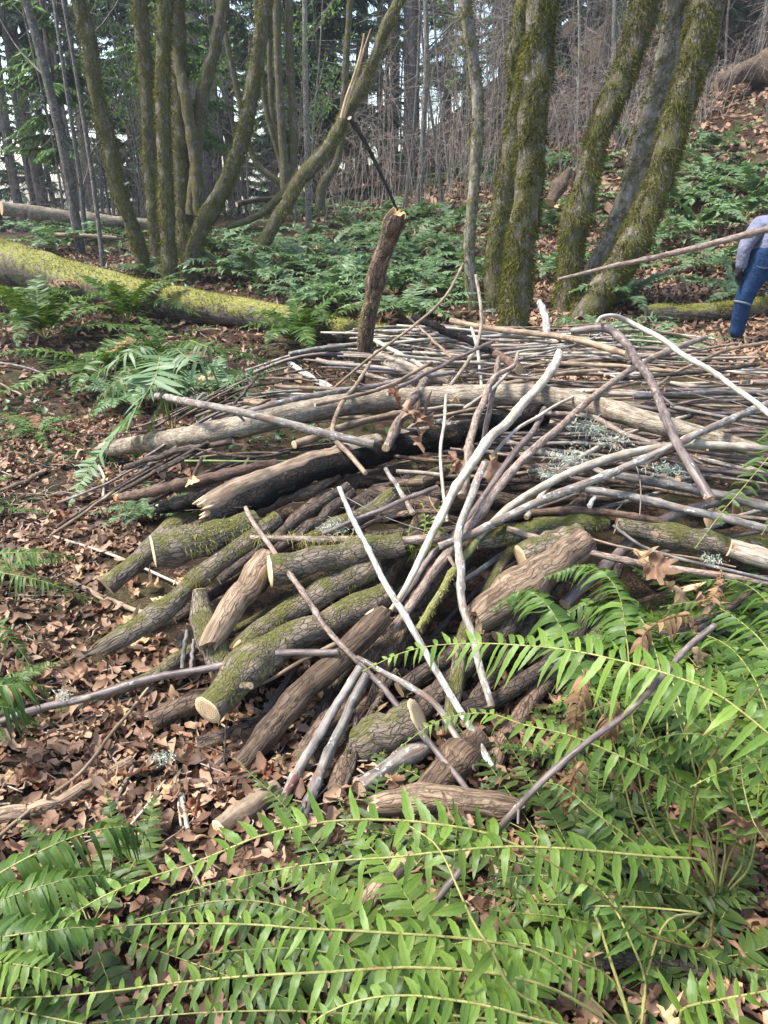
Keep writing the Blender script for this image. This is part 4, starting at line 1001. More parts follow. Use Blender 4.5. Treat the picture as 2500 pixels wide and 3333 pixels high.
def cut_disc(p, rad, t, n, b, e, ns, mat):
    i = 0 if e == 0 else len(p) - 1; sg = -1 if e == 0 else 1
    th = np.linspace(0, 2 * np.pi, 28, endpoint=False); c, s = np.cos(th), np.sin(th)
    dirs = n[i][None] * c[:, None] + b[i][None] * s[:, None]
    V = []; B = []; rings = (1.0, 0.96, 0.6, 0.25)
    g = np.random.default_rng(int(rad[i] * 1e6))
    w = 1 + 0.025 * g.normal(0, 1, 28)
    for k, q in enumerate(rings):
        off = (0.0 if k == 0 else 0.05) * rad[i]
        V.append(p[i] + dirs * (rad[i] * q * w * 1.01)[:, None] + sg * t[i] * (off + 0.012 * rad[i] * np.sin(9 * s * q)[:, None]))
        B.append(np.stack([c * rad[i] * q, s * rad[i] * q, np.zeros(28)], 1))
    V.append((p[i] + sg * t[i] * 0.05 * rad[i])[None]); B.append(np.zeros((1, 3)))
    j = np.arange(28); j2 = (j + 1) % 28; Q = []
    for k in range(3): Q.append(np.stack([k * 28 + j, k * 28 + j2, (k + 1) * 28 + j2, (k + 1) * 28 + j], 1))
    T = np.stack([84 + j, 84 + j2, np.full(28, 112)], 1)
    ge = Geo(); Q = np.concatenate(Q)
    if sg < 0: Q = Q[:, ::-1]; T = T[:, ::-1]
    ge.add(np.vstack(V), Q, T, bc=np.vstack(B))
    return ge.mesh('cut_end', [mat])

def broken(e, mat, length=2.5, name='broken_end'):
    """a splintered pale end piece: e = 0 first end, 1 last end; length in radii"""
    def f(o, p, rad, t, n, b, sd_):
        i = 0 if e == 0 else len(p) - 1; sg = -1 if e == 0 else 1
        g = np.random.default_rng(sd_ + 50); ge = Geo(); r = rad[i]
        for k in range(16):
            a = g.uniform(0, 6.28); q = g.uniform(0.1, 0.8) ** 0.6
            st = p[i] - sg * t[i] * r * 0.8 + (n[i] * math.cos(a) + b[i] * math.sin(a)) * r * q
            l = length * r * g.uniform(0.45, 1.0)
            tube(ge, [st, st + sg * t[i] * l * .5, st + sg * t[i] * l * 1.0 + g.normal(0, 0.06, 3) * r], (r * 0.26, r * 0.2, r * 0.06), ns=5, step=l / 3, bump=0.1, seed=k, slot=0, capslot=0)
        kid(o, obj(name, ge.mesh(name, [globals()[mat]])))
    return f

def knob(at, px_off, r, mat='W_PALE', ln=1.6):
    def f(o, p, rad, t, n, b, sd_):
        i = int(at * (len(p) - 1)); ge = Geo()
        d = n[i] * math.cos(px_off) + b[i] * math.sin(px_off)
        tube(ge, [p[i] + d * rad[i] * 0.5, p[i] + d * rad[i] * (0.5 + ln * .5), p[i] + d * rad[i] * (0.5 + ln)], (rad[i] * r * 1.2, rad[i] * r), ns=12, step=0.01, bump=0.06, seed=sd_)
        kid(o, obj('branch_stub', ge.mesh('branch_stub', [o.data.materials[0], globals()[mat]])))
    return f

LG = dict(kind='log', wob=0.15, bump=0.055)
# --- heavy logs of the pile
stick('charred black log with crumbling bark running through the middle of the pile', 'char', (34, 40, 38, 34), 0.03, '690,1712 850,1612 1000,1548 1200,1478 1400,1432 1600,1392 1770,1352', cap='W_GREY', jag=(1.5, 0), kind='log', bump=0.16, wob=0.3)
stick('charred black log stub on the ground left of the pale broken log', 'char', (24, 26), 0.03, '518,1655 600,1640 720,1605', cap='W_GREY', kind='log', jag=(0.6, 0), bump=0.2, parts=(broken(0, 'W_GREY', 0.8),))
stick('grey barked log with a freshly broken pale end beside the charred log', 'tan', (36, 35, 30), 0.05, '672,1650 760,1602 950,1525 1130,1472', kind='log', jag=(0.5, 0), parts=(broken(0, 'W_PALE', 1.9),), bump=0.05)
stick('short mossy log sawn off at the left edge of the pile', 'mosslog', (52, 50, 44), (0.15, 0.03), '500,1795 620,1768 720,1738 830,1700', cap='W_PALE', cut=0, moss=(1600, 0.018, M_MOSS_P), **LG)
stick('long hollow mossy branch whose trough shaped end rests on the leaves', 'mosslog', (36, 34, 32, 27), (0.04, 0.06, 0.06), '378,2085 550,1972 700,1838 825,1748 905,1685', cap='W_GREY', jag=(2.2, 0), moss=(1400, 0.014, M_MOSS), **LG)
stick('dark bluish stick tucked under the moss hung branch', 'dark', (19, 21, 20), 0.05, '712,1890 850,1786 1000,1668 1135,1582')
stick('dark brown branch running beneath the charred log beside the bluish stick', 'dark', (22, 22), 0.03, '880,1802 1000,1722 1150,1600')
stick('short peeling log with a ragged dark lower end standing on a forked stub', 'strip', (40, 44, 44, 40), (0.10, 0.04), '690,2085 760,1972 830,1880 880,1815', cap='W_GREY', jag=(1.0, 0), **LG)
stick('pale forked stub with two sawn knobs under the peeling log', 'mosslog', (52, 46, 36, 22), (0.02, 0.06, 0.10), '735,2195 695,2090 655,1990 650,1920', cap='W_PALE', cut=1, parts=(knob(0.52, 2.2, 0.38),), **LG)
stick('log with an oval pale sawn face pointing at the viewer, green moss beneath', 'mosslog', (46, 44, 40), (0.16, 0.08), '880,1858 1000,1832 1150,1800 1310,1768', cap='W_PALE', cut=0, moss=(1800, 0.016, M_MOSS), **LG)
stick('pinkish mossy log with a splintered orange end above the sawn log', 'mosslog', (38, 40, 42), 0.06, '768,2122 850,2055 1000,1955 1130,1888 1230,1838', cap='W_ORANGE', jag=(0.9, 0), parts=(broken(0, 'W_ORANGE', 0.9),), moss=(2000, 0.015, M_MOSS), **LG)
stick('crooked mossy log bent at a branch collar with a striped sawn end', 'mosslog', (54, 56, 62, 48, 46, 40), (0.13, 0.08, 0.05), '676,2312 745,2240 850,2132 1000,2060 1130,1995 1270,1928', cap='W_PALE', cut=0, moss=(1500, 0.014, M_MOSS), parts=(knob(0.18, 1.2, 0.2, ln=1.2),), **LG)
stick('dark brown barkless log with a pale chewed upper end at the front of the pile', 'strip2', (36, 40, 44, 42), (0.02, 0.06, 0.13), '782,2492 850,2415 950,2292 1050,2190 1175,2075 1242,2005', cap='W_PALE', jag=(0, 0.6), parts=(broken(1, 'W_PALE', 0.9),), **LG)
stick('slender reddish dark branch lying on the leaves alongside the brown barkless log', 'strip2', (13, 18, 17), 0.02, '492,2508 620,2455 740,2402 940,2290', pile=False)
stick('grey stick with rusty blotches, left of the two parallel sticks at the front', 'blotch', (20, 20, 17), (0.02, 0.10), '922,2602 975,2500 1050,2375 1125,2250 1172,2172')
stick('smooth grey stick, right of the two parallel sticks at the front', 'grey', (22, 21, 19), (0.02, 0.10), '985,2655 1040,2525 1100,2390 1150,2275 1195,2195')
stick('rough dark stick with a moss tuft just right of the parallel grey sticks', 'dark', (14, 15, 13), (0.01, 0.07), '1078,2578 1120,2475 1165,2390 1235,2275 1292,2180', moss=(500, 0.014, M_MOSS_P))
stick('thin black stick standing behind the rough dark stick at the front', 'dark', (14, 12), (0.01, 0.05), '1118,2580 1150,2475 1156,2325')
stick('thick brown log with a grey weathered sawn face turned right', 'mosslog', (58, 60, 58), (0.10, 0.0), '1360,2335 1260,2385 1165,2428', cap='W_PALE', cut=0, **LG)
stick('mottled grey log lying on the ground under the sawn face', 'mottle', (28, 30, 28), 0.03, '1172,2570 1275,2490 1390,2425', **LG)
stick('reddish brown log lying level at the very front of the pile', 'strip', (40, 46, 40), 0.05, '1222,2622 1420,2600 1660,2628', cap='W_TAN', pile=False, jag=(0.8, 0.8), **LG)
stick('wide brown split log leaning into the dark hollow under the ferns', 'strip2', (52, 56, 50), 0.02, '1392,2585 1470,2500 1560,2410', cap='W_TAN', **LG)
stick('barkless brown log slanting from the ferns up into the pile', 'strip', (62, 60, 58, 54), (0.05, 0.04), '1556,2012 1670,1932 1800,1836 1900,1762', cap='W_PALE', cut=None, jag=(0.5, 0), **LG)
stick('round log end with pale growth rings under the mossy branch', 'mosslog', (46, 46), 0.02, '1696,1818 1790,1780 1890,1745', cap='W_PALE', cut=0, **LG)
stick('thick branch with olive moss under the sticks right of centre', 'mossy', (26, 34, 36, 28), 0.0, '1550,1765 1670,1738 1820,1712 1975,1694', moss=(1800, 0.018, M_MOSS), **LG)
stick('log with flaking bark and a debarked creamy right end above the ferns', 'mosslog', (34, 38, 36, 32), (0.0, 0.03), '2005,1705 2170,1742 2300,1765 2390,1785', cap='W_PALE', **LG)
stick('creamy debarked log leaving the picture at the right edge', 'debark', (30, 32, 32), 0.05, '2372,1782 2500,1820 2640,1850', cap='W_PALE', **LG)
stick('longest log, a pale thick curved trunk across the back of the pile', 'pale', (26, 36, 38, 38, 38, 38, 36, 30, 24), (0.05, 0.08, 0.10, 0.08), '348,1462 500,1440 750,1395 950,1350 1130,1317 1300,1300 1500,1290 1650,1286 1800,1296 1950,1325 2080,1365 2220,1400 2370,1440 2480,1470', cap='W_TAN', jag=(1.8, 0), parts=(broken(0, 'W_TAN', 1.8),), stubs=0, **LG)
stick('dark weathered log hidden under the sticks left of the thin cream upright', 'brown', (24, 27), -0.02, '1210,1600 1300,1620 1420,1652', **LG)
stick('pale log glimpsed between the pale grey pole and the charred log', 'pale', (30, 30), 0.0, '1030,1500 1110,1478 1230,1440', cap='W_PALE', cut=0, **LG)
stick('stout grey log half buried at the back behind the leaning snag', 'pale', (22, 26), 0.0, '1230,1160 1330,1205 1480,1235', **LG)
stick('reddish barked log with a bright orange broken tip on the left', 'red', (15, 21, 22, 19), 0.05, '392,1618 430,1613 600,1575 750,1540 900,1508', cap='W_ORANGE', parts=(broken(0, 'W_ORANGE', 5.5),), stubs=3, knots=8, bump=0.14)
stick('tan barkless log at the lower left corner of the leaf litter', 'strip', (32, 30, 27, 22), 0.02, '-60,2672 0,2660 188,2616 301,2556 432,2478', cap='W_PALE', pile=False, **LG)
stick('pale log with a ringed sawn face behind the lowest fern fronds', 'tan', (38, 38, 36), 0.02, '714,2702 800,2640 905,2572', cap='W_PALE', cut=0, pile=False, **LG)
stick('tan log lying under the fronds at the bottom centre', 'strip', (38, 36), 0.04, '1110,3050 1180,2960 1290,2830', cap='W_PALE', pile=False, jag=(1.0, 0), **LG)
stick('dark log lying under the fronds at the bottom right', 'dark', (26, 26), 0.03, '1840,3140 2040,3130 2290,3165', pile=False, **LG)  # plain dark bark colour

# --- the leaning snag and tall pieces
stick('dark broken snag leaning upright out of the pile with a splintered orange top', 'snag', (31, 31, 34, 35, 36, 36), 0, '1163,1250 1180,1160 1198,1050 1215,950 1240,850 1270,760 1292,700', cap='W_ORANGE', jag=(0, 0.7), kind='snag', bump=0.05, wob=0.05, knots=2, dist=(5.55, 5.4, 5.2), parts=(broken(1, 'W_ORANGE', 0.75),), moss=(1800, 0.02, M_MOSS_P), cat='dead trunk')
stick('crooked bow shaped brown stick in front of the leaning snag', 'tan', (7, 9, 10, 10), (0.18, 0.12, 0.10), '1205,1180 1165,1245 1115,1310 1083,1385 1090,1432 1140,1482 1190,1540')
stick('long thin stick rising steeply right from behind the pale log', 'tan', (6, 6, 5), 0, '1025,1320 1125,1230 1250,1130 1350,1060 1450,965 1487,900 1507,858', dist=(4.5, 4.7, 5.0))
stick('tallest thin pale tan stick bending down past the dead leaf', 'pale', (7, 8, 8, 8), 0, '1549,895 1565,1000 1565,1075 1545,1140 1500,1210 1450,1275 1390,1350 1325,1400 1275,1475 1240,1530 1196,1588 1200,1608', dist=(5.2, 4.6, 4.0, 3.2), knots=2)
stick('thin white stick with a broken top beside the tallest stick', 'white', (7, 7, 7), 0, '1535,1068 1555,1140 1566,1250 1570,1350 1556,1450', dist=(5.1, 4.6, 4.0), cap='W_BONE', jag=(2, 0))
stick('forked tan branch curling over at its thin top', 'pink', (6, 9, 13, 16, 19, 20), (0.30, 0.22, 0.12, 0.06), '1685,1150 1672,1190 1615,1222 1590,1265 1560,1340 1535,1410 1525,1490 1515,1550 1505,1615')
stick('white side twig leaving the forked tan branch', 'white', (6, 7, 7), (0.26, 0.14), '1672,1192 1600,1268 1510,1330')
stick('upright grey tan stick just right of the forked tan branch', 'pink', (11, 12, 11), (0.28, 0.06), '1622,1170 1611,1240 1595,1325 1575,1430', jag=(1, 0), cap='W_BONE')
stick('long pale cream branch sweeping down through the centre of the pile', 'cream', (17, 18, 19, 19, 18, 15, 11), (0.22, 0.16, 0.16, 0.15, 0.12), '1822,1148 1800,1200 1750,1260 1700,1320 1640,1385 1590,1435 1535,1510 1480,1590 1436,1680 1378,1799 1325,1904 1273,1987', jag=(1, 0))
stick('dark reddish grey stick between the cream branch and the long tan branch', 'purple', (12, 14, 14, 16), (0.10, 0.08, 0.06), '1772,1331 1732,1407 1672,1482 1612,1565 1551,1648 1499,1716 1400,1814 1333,1919 1285,1985')
stick('long tan branch crossing the pile from the far right to the front', 'pink', (11, 13, 16, 20, 22, 20), (0.20, 0.16, 0.12, 0.10, 0.08), '2297,1098 2154,1151 2064,1196 1928,1294 1823,1392 1732,1467 1657,1543 1597,1618 1551,1686 1499,1746 1431,1836 1325,1987 1280,2050', stubs=2)
stick('lichen spotted grey stick running upright through the centre into the big frond', 'mottle', (15, 17, 17, 16, 15), (0.20, 0.18, 0.14, 0.08), '1578,1508 1544,1588 1506,1693 1491,1769 1499,1867 1510,1980 1544,2101 1574,2207 1600,2300')
stick('straight whitish stick slanting from centre left down under the fern', 'lichen', (10, 12, 14, 15, 15), (0.16, 0.17, 0.16, 0.10, 0.03), '1105,1588 1150,1695 1205,1800 1255,1900 1300,1975 1400,2150 1500,2315 1608,2512', jag=(1.2, 0), cap='W_PALE')
stick('thin pink to purple stick slanting in front of the mossy logs', 'pink', (9, 11, 12, 12), (0.14, 0.17, 0.20, 0.14, 0.05), '800,1652 825,1700 875,1775 950,1875 1025,1990 1100,2088 1160,2150 1215,2205')
stick('dark purple stick continuing down from the fern tip to the hollow', 'purple', (12, 13, 12), (0.15, 0.04), '1210,2200 1275,2270 1350,2365 1415,2440 1475,2510 1520,2568')
stick('peeling brown stick with a pale chewed end below the big frond', 'mottle', (10, 13, 14, 14), (0.17, 0.12, 0.04), '1160,2140 1235,2180 1325,2230 1390,2270 1445,2330 1475,2375 1515,2450 1548,2500', parts=(broken(1, 'W_PALE', 1.6),))
stick('long purplish stick with lichen reaching out over the leaf litter at left', 'purple', (17, 17, 16, 15, 14), (0.03, 0.05, 0.10, 0.14), '-60,2370 0,2353 151,2301 301,2263 527,2203 753,2158 904,2127 1100,2122')
stick('short tan stick lying across below the long purplish stick', 'tan', (6, 8, 8), (0.05, 0.14), '822,2240 900,2200 980,2152 1096,2092')
stick('long grey and red branch from the right edge to the centre, white in the middle', 'mottle', (16, 16, 15, 16, 17, 15, 15), (0.18, 0.18, 0.16, 0.14, 0.12), '2590,1282 2500,1316 2380,1362 2207,1445 2079,1497 1928,1565 1777,1625 1627,1693 1514,1746 1428,1778')
stick('curved pale stick sweeping left and turning green with moss at its foot', 'cream', (17, 16, 17, 18, 17, 14), (0.12, 0.12, 0.12, 0.10, 0.10), '2600,1466 2493,1460 2342,1452 2230,1448 2079,1467 1928,1512 1777,1580 1664,1648 1589,1716 1548,1757')
stick('greenish mossy stick pointing down out of the curved pale stick', 'greenstick', (15, 15, 13), (0.10, 0.12, 0.10), '1552,1752 1530,1790 1461,1881 1408,1972 1360,2050', moss=(900, 0.010, M_MOSS_P))
stick('bent dark branch with a sharp elbow and a rotten broken lower end', 'purple', (15, 17, 17, 17, 18, 19, 21), (0.36, 0.40, 0.34, 0.28, 0.22, 0.26, 0.26), '1862,1077 1973,1070 2010,1096 2086,1188 2154,1324 2207,1445 2252,1527 2312,1625', parts=(broken(1, 'W_ORANGE', 1.2),), stubs=2)
stick('white lichen covered stick standing up at the back of the pile', 'lichen', (12, 15, 16), 0, '1756,985 1768,1010 1780,1075 1773,1150 1757,1195', dist=(5.8, 5.2), parts=(broken(1, 'W_ORANGE', 0.8),))
stick('orange tan stick lying along the back below the mossy trunk pair', 'tan', (12, 12, 13, 13), (0.14, 0.12), '1468,1043 1555,1062 1642,1077 1807,1092 1928,1120 2040,1152', cap='W_PALE', stubs=2)
stick('charred black stick lying on the mossy log end behind the pile', 'char', (13, 15, 14), (0.16, 0.12), '1348,1033 1446,1075 1551,1122 1610,1150')
stick('stubby reddish log end joined behind the charred black stick', 'red', (17, 18), (0.12, 0.08), '1592,1140 1640,1168 1690,1205')
stick('hooked white branch curving over the back right corner', 'white', (6, 8, 10, 11, 11, 11, 12), (0.45, 0.45, 0.36, 0.3, 0.25), '1940,1052 1962,1032 1995,1028 2045,1045 2154,1105 2244,1166 2342,1226 2455,1309 2560,1392')
stick('thin tan stick curving up toward the right edge', 'tan', (7, 7, 6, 6), (0.2, 0.14), '2510,1112 2380,1136 2267,1181 2192,1218 2139,1258')
stick('dark speckled stick pointing right below the bent branch', 'dark', (9, 9, 8, 7), (0.2, 0.14), '2468,1185 2342,1203 2154,1222 2003,1236')
stick('thin tan stick on the ground behind the hooked white branch', 'tan', (5, 6, 6), (0.2, 0.05), '2011,1075 2139,1079 2240,1098 2327,1126')
stick('smooth grey pole lying to the right edge below the bent branch', 'grey', (18, 20, 20, 20, 20), (0.05, 0.06, 0.08), '2002,1548 2170,1575 2280,1598 2395,1623 2500,1650 2640,1680')
stick('smooth grey pole parallel to and in front of the other grey pole', 'grey', (14, 17, 17, 17, 18), (0.04, 0.06, 0.08), '1905,1592 2070,1620 2220,1655 2370,1690 2500,1722 2640,1750')
stick('straight reddish brown stick ending beside small white fungus', 'red', (13, 15, 15, 14), 0.05, '1722,1670 1870,1660 2020,1675 2158,1697', bump=0.05)
stick('stick with a pale stripped tip and hanging yellow moss', 'pink', (10, 14, 18, 18, 17), (0.12, 0.10, 0.07), '815,1750 960,1755 1150,1760 1300,1762 1460,1748', cap='W_TAN', moss=(1300, 0.03, M_MOSS_P))
stick('purple stick lying above the moss hung stick', 'purple', (9, 10, 10), (0.10, 0.10), '1050,1738 1160,1692 1320,1625 1425,1584')
stick('brown stick below the purple stick, ending at the cream branch', 'brown', (10, 12, 12), (0.05, 0.06), '1150,1730 1240,1692 1340,1668 1460,1665')
stick('short mottled stick below the charred log', 'mottle', (9, 10, 11), (0.12, 0.08), '1255,1525 1300,1595 1345,1672')
stick('thin cream upright stick near the middle with a papery leaf at its top', 'cream', (6, 7, 7), (0.22, 0.18, 0.12, 0.06), '1453,1285 1445,1375 1435,1475 1442,1600 1456,1698')
stick('thick short stick with a pale broken lower end lying on the charred log', 'pink', (16, 18, 17), (0.12, 0.12), '1385,1238 1350,1290 1280,1408 1256,1458', parts=(broken(1, 'W_PALE', 1.2),))
stick('thin pale stick leaning left below the cream branch', 'cream', (6, 7, 8), (0.14, 0.10), '1900,1273 1777,1339 1672,1407 1604,1482')
stick('curved reddish grey branch below the right part of the longest log', 'pink', (11, 12, 11, 10), (0.10, 0.07), '1775,1345 1870,1350 1935,1360 1995,1392 2060,1422 2150,1450')
stick('pinkish stick passing under the dead leaves at the edge of the ferns', 'pink', (13, 14, 14, 14, 15), (0.05, 0.10), '1650,1720 1820,1775 1970,1810 2045,1826 2245,1860 2370,1876 2500,1897 2640,1918')
stick('thin grey stick just above the pinkish stick', 'grey', (6, 7, 7, 8), (0.08, 0.12), '1995,1710 2095,1780 2220,1820 2370,1855 2500,1886 2600,1905')
stick('very thin brown stick above the thin grey stick', 'tan', (5, 5, 4), (0.05, 0.06), '1880,1740 2020,1780 2145,1800 2280,1820 2395,1846')
stick('long pale grey pole with a splintered left end crossing the longest log', 'mottle', (14, 16, 17, 18), (0.26, 0.24, 0.18, 0.10), '492,1287 620,1308 750,1335 900,1372 1050,1410 1215,1447', cap='W_PALE', jag=(2.5, 0), parts=(broken(0, 'W_PALE', 3.0),), stubs=2)
stick('dark stick with a white chewed end below the left end of the longest log', 'dark', (13, 12, 11), (0.03, 0.05), '412,1520 550,1476 660,1452 760,1438', parts=(broken(0, 'W_PALE', 1.6),))
stick('thin dark stick slanting below the left end of the longest log', 'dark', (9, 9, 8), (0.02, 0.06), '395,1598 500,1540 620,1472 680,1440')
stick('thin wavy stick reaching far left past the large frond', 'dark', (4, 5, 5), (0.06, 0.10), '270,1415 400,1410 500,1400 660,1386 760,1352 880,1300')
stick('brown stick mostly hidden behind the left part of the longest log', 'tan', (14, 14), (0.06, 0.05), '680,1382 800,1360 960,1335')
stick('reddish stick lying behind the pale grey pole', 'strip', (15, 16, 13), (0.05, 0.06), '800,1308 900,1318 1000,1316 1140,1298')
stick('long grey stick sweeping along the back above the longest log', 'grey', (12, 11, 11, 10), (0.10, 0.12, 0.12), '790,1345 870,1322 950,1300 1130,1270 1250,1250 1350,1230 1478,1212')
stick('orange tan stick with a slanted pale cut below the longest log', 'tan', (17, 16, 15, 13), 0.04, '958,1448 1050,1415 1150,1380 1310,1344', cap='W_PALE', cut=0)
stick('thin dark curved twig with a white cut below the pale grey pole', 'dark', (5, 6, 6, 7), (0.06, 0.06), '635,1460 750,1482 850,1486 945,1470', cap='W_BONE')
stick('bright green twig with a whitish broken end on the left', 'green', (5, 3.5, 3), (0.07, 0.06), '602,1500 700,1500 800,1502 900,1500 1045,1498', cap='W_BONE')
stick('thin dark stick crossing above the pale grey pole', 'dark', (6, 6), (0.20, 0.26), '760,1318 800,1272 838,1222')
stick('lichen crusted stick on the leaves left of the leaning snag', 'lichen', (10, 13, 13), 0.03, '935,1175 1000,1222 1080,1265', pile=False)
stick('pale stick just right of the leaning snag foot', 'cream', (8, 9, 10), (0.15, 0.1), '1220,1108 1300,1152 1378,1195')
stick('thin pale forked twig above the end of the mossy log', 'tan', (4, 5, 6), (0.22, 0.12), '1325,1030 1360,1060 1410,1108 1470,1165')
stick('dark brown stick crossing the tallest stick at the back', 'purple', (7, 8, 8), (0.26, 0.18), '1602,1113 1500,1160 1400,1210 1260,1282')
stick('long tan stick passing behind the foot of the leaning snag', 'tan', (7, 8, 8), (0.18, 0.15), '1405,1180 1325,1225 1250,1262 1150,1290 1025,1318')
stick('purple stick with a forked tip lying over the fern on the right', 'purple', (13, 13, 13, 14, 15), (0.66, 0.62, 0.56, 0.46, 0.30), '2325,2036 2222,2124 2154,2207 2041,2320 1890,2433 1777,2531 1672,2644 1612,2712', pile=False, stubs=1, dist=None)
stick('lower end of a purple stick poking out below the fronds at the bottom', 'purple', (15, 15, 16), (0.14, 0.03), '1500,2832 1453,2890 1363,2995 1250,3123 1215,3168', pile=False)
# --- ground sticks at left
stick('long straight tan stick slanting over the leaves toward the lower left corner', 'tan', (6, 7, 8, 8), (0.06, 0.03), '482,2240 422,2316 354,2400 249,2528 113,2626 -30,2745', pile=False)
stick('thin straight tan stick lying on the leaf litter beside the short mossy log', 'cream', (5, 6, 6), 0.025, '166,1743 377,1811 590,1904', pile=False)
stick('thicker tan stick with an orange tip half buried in the leaves', 'tan', (11, 12, 11), 0.015, '226,1890 339,1947 470,1998', cap='W_ORANGE', pile=False)
stick('thin stick running down the left edge of the leaf litter', 'tan', (5, 6), 0.02, '68,1916 38,2052 -5,2200', pile=False)
stick('reddish brown stick with a frayed end among the leaves at the bottom left', 'red', (13, 14, 11), 0.02, '542,2557 650,2545 795,2527 880,2500', pile=False, cap='W_PALE', bump=0.05)
stick('short grey stick propped under the forked stub, left of a pair', 'grey', (9, 9), (0.0, 0.05), '593,2175 600,2110 611,2050')
stick('short grey stick propped under the forked stub, right of a pair', 'grey', (9, 8), (0.0, 0.05), '622,2182 628,2120 632,2080')
stick('thin dark upright twig beneath the striped sawn end', 'dark', (5, 5), (0.01, 0.10), '728,2515 732,2430 738,2346')
stick('arching red bramble stem over the leaves at the bottom left', 'red', (2.5, 2.5, 2), (0.01, 0.05, 0.03), '440,2440 530,2418 640,2421 753,2467 866,2568', pile=False, bump=0)
stick('pale twig standing in the leaves left of the ringed log', 'cream', (5, 6), 0.02, '590,2690 582,2610 585,2560 575,2530', pile=False)
stick('grey white twig slanting below the reddish stick', 'cream', (5, 6), 0.03, '425,2685 480,2620 530,2550', pile=False)
stick('short peeled white stick standing among the leaves left of the ringed log', 'white', (9, 12), 0.02, '612,2700 600,2640 592,2590', pile=False)
stick('stout pinkish stick lying on the leaves near the lower left', 'pink', (8, 9), 0.02, '365,2640 400,2560 432,2495', pile=False)
stick('pale stick hidden in leaves by the left edge', 'tan', (8, 9), 0.02, '0,1598 70,1572 150,1530', pile=False)
stick('white curved stick by the tip of the large left frond', 'cream', (5, 6), 0.03, '322,1515 340,1560 335,1620', pile=False)
stick('grey dead stick lying on dark soil at the far left', 'grey', (5, 5), 0.04, '-10,1180 80,1195 165,1225', pile=False)
stick('bent stick on the soil at the far left below the ferns', 'tan', (4, 5), 0.04, '-5,1245 60,1280 130,1305', pile=False)
stick('long pole hovering over the clearing, carried at the right edge by the person', 'pink', (6, 8, 10, 12, 14, 15), 0, '1817,909 1900,890 2003,866 2120,840 2230,814 2380,776 2500,746 2640,712', dist=(7.0, 7.1), kind='pole', knots=9)

# split firewood pieces
for lab, tr, r, mt in (('split pale firewood sliver lying level behind the cream upright', '1290,1534 1360,1538 1435,1546', 9, 'debark'), ('split tan firewood wedge below the pale sliver', '1268,1572 1320,1572 1376,1570', 17, 'strip'), ('split grey wedge of wood among the lichen twigs', '2000,1455 2060,1448', 9, 'strip')):
    stick(lab, mt, (r, r), 0.06, tr, kind='firewood', ns=5, knots=0, bump=0.03, wob=0, cap='W_PALE')
stick('small pale wood chip between the grey pole and the greenish log', 'white', (12, 9), 0.10, '1918,1648 1935,1618', kind='wood_chip', ns=5, knots=0, cap='W_BONE')
stick('rectangular pale wood chip on the leaves below the dark stick', 'white', (10, 9), 0.02, '462,1540 478,1520', kind='wood_chip', ns=4, knots=0, cap='W_BONE', pile=False)

# --- filler: the many look-alike sticks of the pile
def filler(n, label, group, mats, xr, yr, ang, L, r, lift, seed, kind='stick', curve=0.05):
    g = np.random.default_rng(seed)
    for i in range(n):
        x, y = g.uniform(*xr), g.uniform(*yr); a = g.normal(*ang); l = g.uniform(*L)
        if y > 4.7 and x + 0.4 * l > 2.5 - 0.35 * (y - 4.7): x = 2.1 - 0.3 * (y - 4.7) - g.uniform(0.3, 1.6)
        q = np.linspace(-0.5, 0.5, 6); bend = g.normal(0, curve) * l
        px = x + math.cos(a) * q * l - math.sin(a) * bend * (4 * q * q - 0.5); py = y + math.sin(a) * q * l + math.cos(a) * bend * (4 * q * q - 0.5)
        lf = g.uniform(*lift); tl = g.normal(0, 0.02)
        pts = np.stack([px, py, np.maximum(G(px, py) + 0.01, G(px, py) + 0.9 * M(px, py) + 0.1 * M(x, y) + lf + tl * q * 2)], 1)
        base = pts[2].copy(); ge = Geo(); rr = g.uniform(*r)
        tube(ge, pts - base, (rr, rr * 0.9, rr * g.uniform(0.5, 0.8)), ns=9 if rr > 0.012 else 7, step=0.05, bump=0.05, seed=seed * 100 + i, knots=4, wob=0.5)
        obj(kind, ge.mesh(kind, [MB[mats[int(g.integers(len(mats)))]], W_TAN]), label=label, cat=kind, group=group, loc=base)
filler(62, 'thin weathered stick lying crosswise in the layered back of the pile', 'crosswise sticks at the back of the pile', ['grey', 'pink', 'tan', 'purple', 'mottle', 'cream'], (-0.2, 3.4), (4.0, 6.1), (-0.03, 0.27), (0.8, 2.6), (0.006, 0.018), (-0.12, 0.07), 3)
filler(26, 'thin weathered stick lying crosswise in the layered back of the pile', 'crosswise sticks at the back of the pile', ['grey', 'pink', 'tan', 'cream', 'white'], (0.4, 3.2), (4.6, 6.3), (-0.1, 0.34), (0.9, 2.4), (0.006, 0.014), (-0.02, 0.10), 4)
filler(36, 'slim crooked stick thrown at an angle across the right half of the pile', 'angled sticks across the right half of the pile', ['grey', 'pink', 'tan', 'purple', 'mottle', 'cream', 'brown'], (0.4, 3.0), (2.9, 5.6), (0.0, 0.65), (0.5, 1.7), (0.005, 0.012), (0.0, 0.09), 9, curve=0.09)
filler(52, 'grey brown stick in the shaded tangle right of the centre', 'sticks in the tangle right of the centre', ['grey', 'purple', 'brown', 'pink', 'dark', 'mottle'], (0.3, 2.6), (2.7, 4.2), (-0.1, 0.35), (0.5, 1.6), (0.006, 0.018), (-0.16, 0.02), 5)
filler(34, 'dark stick deep inside the pile seen only through the gaps', 'dark sticks deep inside the pile', ['dark', 'brown', 'purple'], (-0.6, 1.4), (2.2, 3.8), (0.35, 0.4), (0.5, 1.4), (0.010, 0.026), (-0.30, -0.06), 6)
